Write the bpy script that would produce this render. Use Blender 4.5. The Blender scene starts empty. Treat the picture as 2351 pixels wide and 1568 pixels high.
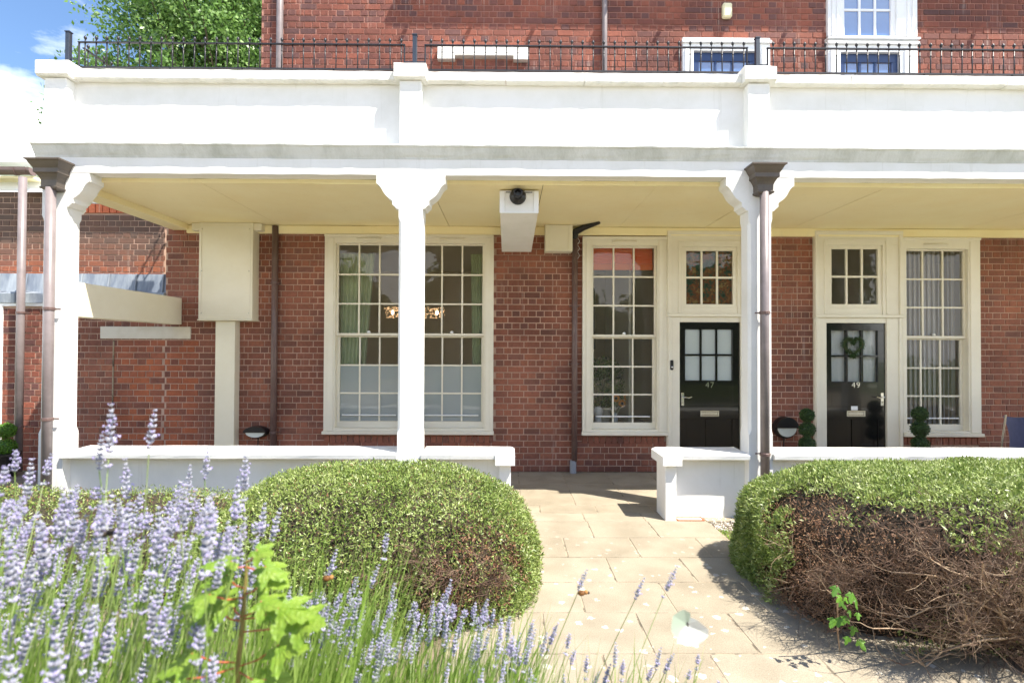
import bpy, math, random
import numpy as np
from mathutils import Vector, Matrix
R = random.Random(7)
NR = np.random.default_rng(11)
C = bpy.context.scene.collection
S = bpy.context.scene

# ------------------------------------------------------------------ camera
EYE = 1.71
FPX = 1202.0
cam = bpy.data.cameras.new('camera'); camo = bpy.data.objects.new('camera', cam); C.objects.link(camo)
S.camera = camo
cam.sensor_width = 36; cam.lens = FPX/2351*36; cam.clip_end = 500; cam.clip_start = 0.05
CM = Matrix.Rotation(-0.008, 3, 'Z') @ Matrix.Rotation(math.radians(90)+0.0133, 3, 'X') @ Matrix.Rotation(0.004, 3, 'Z')
camo.matrix_world = Matrix.Translation((0, 0, EYE)) @ CM.to_4x4()
cam.dof.use_dof = True; cam.dof.focus_distance = 5.6; cam.dof.aperture_fstop = 3.8
# ------------------------------------------------------------------ light
SUN = Vector((-0.50, 0.33, -1.0)).normalized()
w = bpy.data.worlds.new('World'); S.world = w; w.use_nodes = True
nt = w.node_tree; nt.nodes.clear()
def wn(t, **k):
    n = nt.nodes.new(t)
    for a, b in k.items(): setattr(n, a, b)
    return n
wo = wn('ShaderNodeOutputWorld'); bg = wn('ShaderNodeBackground'); sky = wn('ShaderNodeTexSky', sky_type='NISHITA')
sky.sun_disc = False
sky.sun_elevation = math.asin(-SUN.z); sky.sun_rotation = math.atan2(-SUN.x, -SUN.y)
sky.air_density = 1.0; sky.dust_density = 0.6; sky.ozone_density = 3.5
tc = wn('ShaderNodeTexCoord'); mp = wn('ShaderNodeMapping'); mp.inputs['Scale'].default_value = (1, 1, 2.4)
mp.inputs['Location'].default_value = (0.3, 0.1, 0.55)
no = wn('ShaderNodeTexNoise'); no.inputs['Scale'].default_value = 2.2; no.inputs['Detail'].default_value = 9; no.inputs['Roughness'].default_value = 0.58
sp = wn('ShaderNodeSeparateXYZ'); ml = wn('ShaderNodeMath', operation='MULTIPLY_ADD')
ml.inputs[1].default_value = -1.05; ml.inputs[2].default_value = 0.40
ad = wn('ShaderNodeMath', operation='ADD'); rp = wn('ShaderNodeValToRGB')
rp.color_ramp.elements[0].position = 0.47; rp.color_ramp.elements[1].position = 0.66
mx = wn('ShaderNodeMix', data_type='RGBA'); mx.inputs['B'].default_value = (10.5, 10.5, 10.5, 1)
L = nt.links.new
L(tc.outputs['Generated'], mp.inputs['Vector']); L(mp.outputs[0], no.inputs['Vector'])
L(tc.outputs['Generated'], sp.inputs[0]); L(sp.outputs['Z'], ml.inputs[0])
L(no.outputs['Fac'], ad.inputs[0]); L(ml.outputs[0], ad.inputs[1]); L(ad.outputs[0], rp.inputs[0])
hs = wn('ShaderNodeHueSaturation'); hs.inputs['Saturation'].default_value = 1.05; hs.inputs['Value'].default_value = 0.86; L(sky.outputs[0], hs.inputs['Color'])
L(rp.outputs[0], mx.inputs['Factor']); L(hs.outputs[0], mx.inputs['A'])
L(mx.outputs['Result'], bg.inputs[0]); L(bg.outputs[0], wo.inputs[0])
bg.inputs[1].default_value = 0.115
sl = bpy.data.lights.new('sun', 'SUN'); sl.energy = 4.1; sl.angle = math.radians(0.5); sl.color = (1, 0.93, 0.82)
so = bpy.data.objects.new('sun', sl); C.objects.link(so); so.rotation_euler = SUN.to_track_quat('-Z', 'Y').to_euler(); so.location = (5, -5, 12)
S.view_settings.view_transform = 'Standard'; S.view_settings.look = 'None'; S.view_settings.gamma = 1
S.view_settings.exposure = 1.44
S.cycles.max_bounces = 10; S.cycles.diffuse_bounces = 6; S.cycles.transparent_max_bounces = 12

def at(px, py, Y):
    "point on the plane y=Y that stands at this place of the picture (2351 px wide survey)"
    d = CM @ Vector(((px-1175.5), -(py-784.0), -FPX))
    t = Y/d.y
    return Vector((d.x*t, Y, EYE+d.z*t))
def AX(px, Y, py=800): return at(px, py, Y).x
def AZ(py, Y, px=1175): return at(px, py, Y).z

# ------------------------------------------------------------------ materials
def mat(name, base=(0.8, 0.8, 0.8), rough=0.6, metal=0.0, var=0.0, nscale=4.0, col2=None, bump=0.0, bscale=40.0, spec=0.5, stretch=None, thr=(0.4, 0.65), coat=0.0, obj=False):
    m = bpy.data.materials.new(name); m.use_nodes = True
    n = m.node_tree.nodes; l = m.node_tree.links.new; b = n['Principled BSDF']
    b.inputs['Roughness'].default_value = rough; b.inputs['Metallic'].default_value = metal
    b.inputs['Specular IOR Level'].default_value = spec; b.inputs['Coat Weight'].default_value = coat
    b.inputs['Base Color'].default_value = (*base, 1)
    if obj:
        g = n.new('ShaderNodeTexCoord'); gv = g.outputs['Object']
    else:
        g = n.new('ShaderNodeNewGeometry'); gv = g.outputs['Position']
    if col2 or var:
        mp = n.new('ShaderNodeMapping'); l(gv, mp.inputs[0])
        if stretch: mp.inputs['Scale'].default_value = stretch
        t = n.new('ShaderNodeTexNoise'); t.inputs['Scale'].default_value = nscale; t.inputs['Detail'].default_value = 7; t.inputs['Roughness'].default_value = 0.65
        l(mp.outputs[0], t.inputs['Vector'])
        r = n.new('ShaderNodeValToRGB'); l(t.outputs['Fac'], r.inputs[0])
        r.color_ramp.elements[0].position = thr[0]; r.color_ramp.elements[1].position = thr[1]
        c2 = col2 or tuple(min(1, c*(1-var)) for c in base)
        r.color_ramp.elements[0].color = (*base, 1); r.color_ramp.elements[1].color = (*c2, 1)
        l(r.outputs[0], b.inputs['Base Color'])
    if bump:
        t2 = n.new('ShaderNodeTexNoise'); t2.inputs['Scale'].default_value = bscale; t2.inputs['Detail'].default_value = 5
        l(gv, t2.inputs['Vector']); bp = n.new('ShaderNodeBump'); bp.inputs['Strength'].default_value = bump; bp.inputs['Distance'].default_value = 0.01
        l(t2.outputs['Fac'], bp.inputs['Height']); l(bp.outputs[0], b.inputs['Normal'])
    return m

def dirt(m, amt=0.5):
    n = m.node_tree.nodes; l = m.node_tree.links.new; b = n['Principled BSDF']; src = b.inputs['Base Color'].links[0].from_socket
    g = n.new('ShaderNodeNewGeometry'); mp = n.new('ShaderNodeMapping'); mp.inputs['Scale'].default_value = (14, 14, 1.1); l(g.outputs['Position'], mp.inputs[0])
    t = n.new('ShaderNodeTexNoise'); t.inputs['Scale'].default_value = 1; t.inputs['Detail'].default_value = 6; t.inputs['Roughness'].default_value = 0.7; l(mp.outputs[0], t.inputs['Vector'])
    r = n.new('ShaderNodeValToRGB'); r.color_ramp.elements[0].position = 0.58; r.color_ramp.elements[1].position = 0.80; l(t.outputs['Fac'], r.inputs[0])
    k = n.new('ShaderNodeMath'); k.operation = 'MULTIPLY'; k.inputs[1].default_value = amt; l(r.outputs[0], k.inputs[0])
    x = n.new('ShaderNodeMix'); x.data_type = 'RGBA'; l(k.outputs[0], x.inputs['Factor']); l(src, x.inputs['A']); x.inputs['B'].default_value = (0.45, 0.44, 0.37, 1); l(x.outputs['Result'], b.inputs['Base Color'])

def brick_mat(name, cols, source, stain=0.6, soot=False):
    m = bpy.data.materials.new(name); m.use_nodes = True
    n = m.node_tree.nodes; l = m.node_tree.links.new; b = n['Principled BSDF']; b.inputs['Roughness'].default_value = 0.85
    if source == 'object':
        s = n.new('ShaderNodeObjectInfo').outputs['Random']
    else:
        a = n.new('ShaderNodeAttribute'); a.attribute_name = 'tone'; s = a.outputs['Fac']
    r = n.new('ShaderNodeValToRGB'); l(s, r.inputs[0]); e = r.color_ramp.elements
    while len(e) < len(cols): e.new(0.5)
    for i, c in enumerate(cols):
        e[i].position = i/(len(cols)-1); e[i].color = (*c, 1)
    g = n.new('ShaderNodeNewGeometry')
    t = n.new('ShaderNodeTexNoise'); t.inputs['Scale'].default_value = 30; t.inputs['Detail'].default_value = 6; t.inputs['Roughness'].default_value = 0.7
    l(g.outputs['Position'], t.inputs['Vector'])
    r2 = n.new('ShaderNodeValToRGB'); r2.color_ramp.elements[0].position = 0.3; r2.color_ramp.elements[0].color = (0.72, 0.7, 0.7, 1)
    r2.color_ramp.elements[1].position = 0.75; r2.color_ramp.elements[1].color = (1.2, 1.15, 1.12, 1); l(t.outputs['Fac'], r2.inputs[0])
    mu = n.new('ShaderNodeMix'); mu.data_type = 'RGBA'; mu.blend_type = 'MULTIPLY'; mu.inputs['Factor'].default_value = 1
    l(r.outputs[0], mu.inputs['A']); l(r2.outputs[0], mu.inputs['B'])
    # lime runs: pale vertical streaks, thin and broken
    mp = n.new('ShaderNodeMapping'); mp.inputs['Scale'].default_value = (30, 1, 0.9); l(g.outputs['Position'], mp.inputs[0])
    t3 = n.new('ShaderNodeTexNoise'); t3.inputs['Scale'].default_value = 1.0; t3.inputs['Detail'].default_value = 4; t3.inputs['Distortion'].default_value = 0.4; l(mp.outputs[0], t3.inputs['Vector'])
    t4 = n.new('ShaderNodeTexNoise'); t4.inputs['Scale'].default_value = 1.1; t4.inputs['Detail'].default_value = 3; l(g.outputs['Position'], t4.inputs['Vector'])
    r3 = n.new('ShaderNodeValToRGB'); r3.color_ramp.elements[0].position = 0.60; r3.color_ramp.elements[1].position = 0.70; l(t3.outputs['Fac'], r3.inputs[0])
    r4 = n.new('ShaderNodeValToRGB'); r4.color_ramp.elements[0].position = 0.50; r4.color_ramp.elements[1].position = 0.66; l(t4.outputs['Fac'], r4.inputs[0])
    k = n.new('ShaderNodeMath'); k.operation = 'MULTIPLY'; l(r3.outputs[0], k.inputs[0]); l(r4.outputs[0], k.inputs[1])
    k2 = n.new('ShaderNodeMath'); k2.operation = 'MULTIPLY'; l(k.outputs[0], k2.inputs[0]); k2.inputs[1].default_value = stain
    m2 = n.new('ShaderNodeMix'); m2.data_type = 'RGBA'; l(k2.outputs[0], m2.inputs['Factor']); l(mu.outputs['Result'], m2.inputs['A']); m2.inputs['B'].default_value = (0.62, 0.52, 0.46, 1)
    t6 = n.new('ShaderNodeTexNoise'); t6.inputs['Scale'].default_value = 0.9; t6.inputs['Detail'].default_value = 5; l(g.outputs['Position'], t6.inputs['Vector'])
    r6 = n.new('ShaderNodeValToRGB'); r6.color_ramp.elements[0].position = 0.38; r6.color_ramp.elements[0].color = (0.66, 0.62, 0.62, 1); r6.color_ramp.elements[1].position = 0.62; r6.color_ramp.elements[1].color = (1.12, 1.1, 1.05, 1); l(t6.outputs['Fac'], r6.inputs[0])
    m6 = n.new('ShaderNodeMix'); m6.data_type = 'RGBA'; m6.blend_type = 'MULTIPLY'; m6.inputs['Factor'].default_value = 1; l(m2.outputs['Result'], m6.inputs['A']); l(r6.outputs[0], m6.inputs['B'])
    out = m6.outputs['Result']
    if soot:
        sx = n.new('ShaderNodeSeparateXYZ'); l(g.outputs['Position'], sx.inputs[0])
        mr = n.new('ShaderNodeMapRange'); mr.inputs['From Min'].default_value = 3.0; mr.inputs['From Max'].default_value = 3.5
        aa = n.new('ShaderNodeMath'); aa.operation = 'MULTIPLY_ADD'; l(t4.outputs['Fac'], aa.inputs[0]); aa.inputs[1].default_value = 0.5; l(sx.outputs['Z'], aa.inputs[2])
        l(aa.outputs[0], mr.inputs['Value'])
        k5 = n.new('ShaderNodeMath'); k5.operation = 'MULTIPLY'; l(mr.outputs[0], k5.inputs[0]); k5.inputs[1].default_value = 0.8
        m5 = n.new('ShaderNodeMix'); m5.data_type = 'RGBA'; l(k5.outputs[0], m5.inputs['Factor']); l(out, m5.inputs['A']); m5.inputs['B'].default_value = (0.10, 0.075, 0.06, 1); out = m5.outputs['Result']
    l(out, b.inputs['Base Color'])
    bp = n.new('ShaderNodeBump'); bp.inputs['Strength'].default_value = 0.5; bp.inputs['Distance'].default_value = 0.008
    l(t.outputs['Fac'], bp.inputs['Height']); l(bp.outputs[0], b.inputs['Normal'])
    return m

def leaf_mat(name, cols, rough=0.5, trans=0.25, src='attr'):
    m = bpy.data.materials.new(name); m.use_nodes = True
    n = m.node_tree.nodes; l = m.node_tree.links.new; b = n['Principled BSDF']; b.inputs['Roughness'].default_value = rough
    if src == 'attr':
        a = n.new('ShaderNodeAttribute'); a.attribute_name = 'tone'; s = a.outputs['Fac']
    else: s = n.new('ShaderNodeObjectInfo').outputs['Random']
    r = n.new('ShaderNodeValToRGB'); l(s, r.inputs[0]); e = r.color_ramp.elements
    while len(e) < len(cols): e.new(0.5)
    for i, c in enumerate(cols):
        e[i].position = i/(len(cols)-1); e[i].color = (*c, 1)
    l(r.outputs[0], b.inputs['Base Color'])
    if trans:
        tr = n.new('ShaderNodeBsdfTranslucent'); l(r.outputs[0], tr.inputs[0]); ms = n.new('ShaderNodeMixShader'); ms.inputs[0].default_value = trans
        l(b.outputs[0], ms.inputs[1]); l(tr.outputs[0], ms.inputs[2]); l(ms.outputs[0], n['Material Output'].inputs[0])
    return m

def glass_mat(name, tint=(1, 1, 1), refl=0.75, haze=0.0, hazecol=(0.5, 0.55, 0.55), film=None):
    m = bpy.data.materials.new(name); m.use_nodes = True
    n = m.node_tree.nodes; l = m.node_tree.links.new; n.remove(n['Principled BSDF'])
    t = n.new('ShaderNodeBsdfTransparent'); t.inputs[0].default_value = (*tint, 1)
    g = n.new('ShaderNodeBsdfGlossy'); g.inputs['Roughness'].default_value = 0.0; g.inputs[0].default_value = (refl, refl, refl, 1)
    ge = n.new('ShaderNodeNewGeometry'); no = n.new('ShaderNodeTexNoise'); no.inputs['Scale'].default_value = 5; l(ge.outputs['Position'], no.inputs['Vector'])
    bp = n.new('ShaderNodeBump'); bp.inputs['Strength'].default_value = 0.25; bp.inputs['Distance'].default_value = 0.01; l(no.outputs['Fac'], bp.inputs['Height']); l(bp.outputs[0], g.inputs['Normal'])
    f = n.new('ShaderNodeFresnel'); f.inputs[0].default_value = 1.5
    ms = n.new('ShaderNodeMixShader'); l(f.outputs[0], ms.inputs[0]); l(g.outputs[0], ms.inputs[2])
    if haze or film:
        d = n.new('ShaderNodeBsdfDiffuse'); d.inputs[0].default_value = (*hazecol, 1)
        if film:
            v = n.new('ShaderNodeTexVoronoi'); v.inputs['Scale'].default_value = 38; v.inputs['Randomness'].default_value = 1; l(ge.outputs['Position'], v.inputs['Vector'])
            no2 = n.new('ShaderNodeTexNoise'); no2.inputs['Scale'].default_value = 9; no2.inputs['Detail'].default_value = 4; l(ge.outputs['Position'], no2.inputs['Vector'])
            r = n.new('ShaderNodeValToRGB'); e = r.color_ramp.elements; e.new(0.5); e.new(0.4)
            for i, c in enumerate([(0.012, 0.02, 0.017), (0.03, 0.06, 0.045), (0.12, 0.045, 0.025), (0.16, 0.13, 0.06)]):
                e[i].position = 0.25+0.17*i; e[i].color = (*c, 1)
            ma = n.new('ShaderNodeMath'); ma.operation = 'MULTIPLY_ADD'; l(v.outputs['Color'], ma.inputs[0]); ma.inputs[1].default_value = 0.35; l(no2.outputs['Fac'], ma.inputs[2])
            ma2 = n.new('ShaderNodeMath'); ma2.operation = 'SUBTRACT'; l(ma.outputs[0], ma2.inputs[0]); ma2.inputs[1].default_value = 0.15
            l(ma2.outputs[0], r.inputs[0]); l(r.outputs[0], d.inputs[0])
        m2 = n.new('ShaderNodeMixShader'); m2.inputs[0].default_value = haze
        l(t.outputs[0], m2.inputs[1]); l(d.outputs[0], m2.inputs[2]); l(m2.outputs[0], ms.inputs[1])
    else: l(t.outputs[0], ms.inputs[1])
    l(ms.outputs[0], n['Material Output'].inputs[0])
    return m

M = {}
M['plaster'] = mat('white_masonry_paint', (0.83, 0.83, 0.82), 0.8, nscale=1.7, col2=(0.76, 0.76, 0.73), bump=0.15, bscale=22)
M['coping'] = mat('weathered_coping_paint', (0.80, 0.79, 0.74), 0.85, nscale=5, col2=(0.56, 0.56, 0.50), bump=0.5, bscale=30, thr=(0.5, 0.78))
M['cornice'] = mat('dirty_cornice_paint', (0.66, 0.68, 0.67), 0.85, nscale=3, col2=(0.42, 0.44, 0.40), bump=0.4, bscale=40, stretch=(1, 1, 0.2), thr=(0.45, 0.75))
M['cream'] = mat('soffit_paint_warm_bounce', (0.93, 0.84, 0.54), 0.7, nscale=1.2, col2=(0.90, 0.79, 0.47), bump=0.12, bscale=15)  # yellow base colour carries the warm bounce light from the paving
M['joinery'] = mat('off_white_joinery_paint', (0.82, 0.78, 0.66), 0.45, nscale=2, col2=(0.77, 0.72, 0.60), bump=0.06, bscale=30)
M['box'] = mat('cream_casing_paint', (0.80, 0.76, 0.62), 0.55, nscale=1.5, col2=(0.75, 0.70, 0.55), bump=0.1, bscale=20)
dirt(M['plaster'], 0.35); dirt(M['coping'], 0.7); dirt(M['cornice'], 0.6); dirt(M['cream'], 0.2)
M['white'] = mat('white_gloss_paint', (0.82, 0.83, 0.84), 0.4)
M['mortar'] = mat('lime_mortar', (0.52, 0.35, 0.27), 0.95, nscale=2.5, col2=(0.34, 0.23, 0.175), bump=0.5, bscale=60)
M['pipe'] = mat('brown_painted_iron', (0.125, 0.075, 0.068), 0.42, nscale=6, col2=(0.16, 0.11, 0.10), bump=0.05)
M['pipeshade'] = mat('grey_brown_pipe_paint', (0.235, 0.20, 0.20), 0.4, nscale=5, col2=(0.18, 0.15, 0.15))
M['hopper'] = mat('bronze_brown_hopper_paint', (0.115, 0.090, 0.070), 0.45, nscale=5, col2=(0.075, 0.062, 0.052), bump=0.06)
M['iron'] = mat('black_iron_paint', (0.02, 0.02, 0.024), 0.4, nscale=8, col2=(0.06, 0.04, 0.035), thr=(0.6, 0.75))
M['post'] = mat('blue_black_steel', (0.03, 0.04, 0.06), 0.4)
M['door'] = mat('black_door_gloss', (0.010, 0.010, 0.010), 0.16, bump=0.02, bscale=6, coat=0.3)
M['chrome'] = mat('satin_chrome', (0.75, 0.74, 0.70), 0.25, metal=1.0)
M['lead'] = mat('lead_flashing', (0.16, 0.19, 0.24), 0.45, nscale=3, col2=(0.34, 0.38, 0.42), bump=0.3, bscale=12, stretch=(2, 1, 0.4))
M['render'] = mat('grey_cement_band', (0.62, 0.58, 0.50), 0.85, nscale=3, col2=(0.52, 0.47, 0.38), bump=0.2)
M['black'] = mat('black_plastic', (0.012, 0.012, 0.014), 0.35)
M['lens'] = mat('opal_lamp_diffuser', (0.62, 0.66, 0.62), 0.3)
M['room'] = mat('magnolia_room_wall', (0.72, 0.62, 0.43), 0.9)
M['ceil'] = mat('white_room_ceiling', (0.62, 0.58, 0.48), 0.9)
M['roomfloor'] = mat('oak_room_floor', (0.25, 0.16, 0.09), 0.6)
M['curtain'] = mat('sage_green_curtain', (0.58, 0.66, 0.42), 0.9, nscale=3, var=0.2)
M['orange'] = mat('orange_pleated_blind', (0.95, 0.20, 0.045), 0.8)
M['vblind'] = mat('pale_vertical_blind', (0.62, 0.61, 0.62), 0.7)
M['net'] = mat('white_net_curtain', (0.8, 0.82, 0.82), 0.8)
M['glass'] = glass_mat('window_glass', (0.95, 0.96, 0.94), haze=0.07, hazecol=(0.72, 0.66, 0.52))  # pale diffuse haze stands in for veiling reflections on the panes
M['frost'] = glass_mat('frosted_window_film', (0.9, 0.95, 0.95), haze=0.75, hazecol=(0.42, 0.47, 0.47))
M['doorfrost'] = glass_mat('frosted_door_glass', haze=0.93, hazecol=(0.50, 0.56, 0.56))
M['stained'] = glass_mat('patterned_window_film', haze=1.0, film=True)
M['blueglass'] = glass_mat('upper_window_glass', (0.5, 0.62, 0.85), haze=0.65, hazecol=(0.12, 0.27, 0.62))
M['bluedark'] = mat('navy_window_paint', (0.02, 0.045, 0.13), 0.3)
RED = [(0.18, 0.080, 0.060), (0.255, 0.098, 0.064), (0.285, 0.108, 0.068), (0.265, 0.104, 0.070), (0.325, 0.125, 0.074), (0.21, 0.094, 0.074)]
UP = [(0.19, 0.068, 0.050), (0.24, 0.080, 0.053), (0.28, 0.090, 0.058), (0.13, 0.062, 0.060), (0.22, 0.075, 0.055)]
INF = [(0.33, 0.10, 0.048), (0.40, 0.12, 0.05), (0.30, 0.10, 0.058), (0.18, 0.07, 0.05), (0.37, 0.115, 0.055)]
for k_, cols_, so_ in (('brick', RED, False), ('upbrick', UP, False), ('infill', INF, False), ('annex', INF, True)):
    M[k_+'_o'] = brick_mat(k_+'_single', cols_, 'object', soot=so_); M[k_+'_s'] = brick_mat(k_+'_courses', cols_, 'attr', soot=so_)

# paving: sandy slabs with pale lichen discs and grit
def slab_mat():
    m = bpy.data.materials.new('sandstone_paving'); m.use_nodes = True
    n = m.node_tree.nodes; l = m.node_tree.links.new; b = n['Principled BSDF']; b.inputs['Roughness'].default_value = 0.9
    oi = n.new('ShaderNodeObjectInfo'); r = n.new('ShaderNodeValToRGB'); l(oi.outputs['Random'], r.inputs[0])
    r.color_ramp.elements[0].color = (0.325, 0.28, 0.205, 1); r.color_ramp.elements[1].color = (0.375, 0.325, 0.245, 1)
    g = n.new('ShaderNodeNewGeometry')
    t = n.new('ShaderNodeTexNoise'); t.inputs['Scale'].default_value = 160; t.inputs['Detail'].default_value = 3; l(g.outputs['Position'], t.inputs['Vector'])
    r2 = n.new('ShaderNodeValToRGB'); r2.color_ramp.elements[0].position = 0.3; r2.color_ramp.elements[0].color = (0.72, 0.72, 0.72, 1); r2.color_ramp.elements[1].position = 0.6; r2.color_ramp.elements[1].color = (1.05, 1.05, 1.05, 1); l(t.outputs['Fac'], r2.inputs[0])
    t1 = n.new('ShaderNodeTexNoise'); t1.inputs['Scale'].default_value = 3; t1.inputs['Detail'].default_value = 6; l(g.outputs['Position'], t1.inputs['Vector'])
    r1 = n.new('ShaderNodeValToRGB'); r1.color_ramp.elements[0].position = 0.35; r1.color_ramp.elements[0].color = (0.8, 0.79, 0.77, 1); r1.color_ramp.elements[1].position = 0.6; l(t1.outputs['Fac'], r1.inputs[0])
    m1 = n.new('ShaderNodeMix'); m1.data_type = 'RGBA'; m1.blend_type = 'MULTIPLY'; m1.inputs['Factor'].default_value = 1; l(r.outputs[0], m1.inputs['A']); l(r2.outputs[0], m1.inputs['B'])
    m3 = n.new('ShaderNodeMix'); m3.data_type = 'RGBA'; m3.blend_type = 'MULTIPLY'; m3.inputs['Factor'].default_value = 1; l(m1.outputs['Result'], m3.inputs['A']); l(r1.outputs[0], m3.inputs['B'])
    # lichen
    nz = n.new('ShaderNodeTexNoise'); nz.inputs['Scale'].default_value = 40; l(g.outputs['Position'], nz.inputs['Vector'])
    vm = n.new('ShaderNodeMix'); vm.data_type = 'VECTOR'; vm.inputs['Factor'].default_value = 0.045; l(g.outputs['Position'], vm.inputs['A']); l(nz.outputs['Color'], vm.inputs['B'])
    v = n.new('ShaderNodeTexVoronoi'); v.inputs['Scale'].default_value = 13; l(vm.outputs['Result'], v.inputs['Vector'])
    sepc = n.new('ShaderNodeSeparateColor'); l(v.outputs['Color'], sepc.inputs[0])
    th = n.new('ShaderNodeMath'); th.operation = 'MULTIPLY_ADD'; l(sepc.outputs[0], th.inputs[0]); th.inputs[1].default_value = 0.46; th.inputs[2].default_value = -0.13
    lt = n.new('ShaderNodeMath'); lt.operation = 'LESS_THAN'; l(v.outputs['Distance'], lt.inputs[0]); l(th.outputs[0], lt.inputs[1])
    sx = n.new('ShaderNodeSeparateXYZ'); l(g.outputs['Position'], sx.inputs[0])
    mr = n.new('ShaderNodeMapRange'); mr.inputs['From Min'].default_value = 5.2; mr.inputs['From Max'].default_value = 3.4; l(sx.outputs['Y'], mr.inputs['Value'])
    k = n.new('ShaderNodeMath'); k.operation = 'MULTIPLY'; l(lt.outputs[0], k.inputs[0]); l(mr.outputs[0], k.inputs[1])
    k2 = n.new('ShaderNodeMath'); k2.operation = 'MULTIPLY'; l(k.outputs[0], k2.inputs[0]); k2.inputs[1].default_value = 0.42
    m4 = n.new('ShaderNodeMix'); m4.data_type = 'RGBA'; l(k2.outputs[0], m4.inputs['Factor']); l(m3.outputs['Result'], m4.inputs['A']); m4.inputs['B'].default_value = (0.80, 0.78, 0.70, 1)
    l(m4.outputs['Result'], b.inputs['Base Color'])
    bp = n.new('ShaderNodeBump'); bp.inputs['Strength'].default_value = 0.4; bp.inputs['Distance'].default_value = 0.004; l(t.outputs['Fac'], bp.inputs['Height']); l(bp.outputs[0], b.inputs['Normal'])
    return m
M['slab'] = slab_mat()
M['joint'] = mat('sand_joint', (0.34, 0.28, 0.20), 0.95, nscale=8, col2=(0.12, 0.10, 0.07), thr=(0.5, 0.6))
M['soil'] = mat('dry_soil', (0.16, 0.12, 0.085), 0.95, nscale=6, col2=(0.24, 0.19, 0.13), bump=0.8, bscale=30)
M['lawn'] = mat('lawn_green', (0.09, 0.15, 0.03), 0.9, nscale=8, col2=(0.13, 0.18, 0.05))

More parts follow.
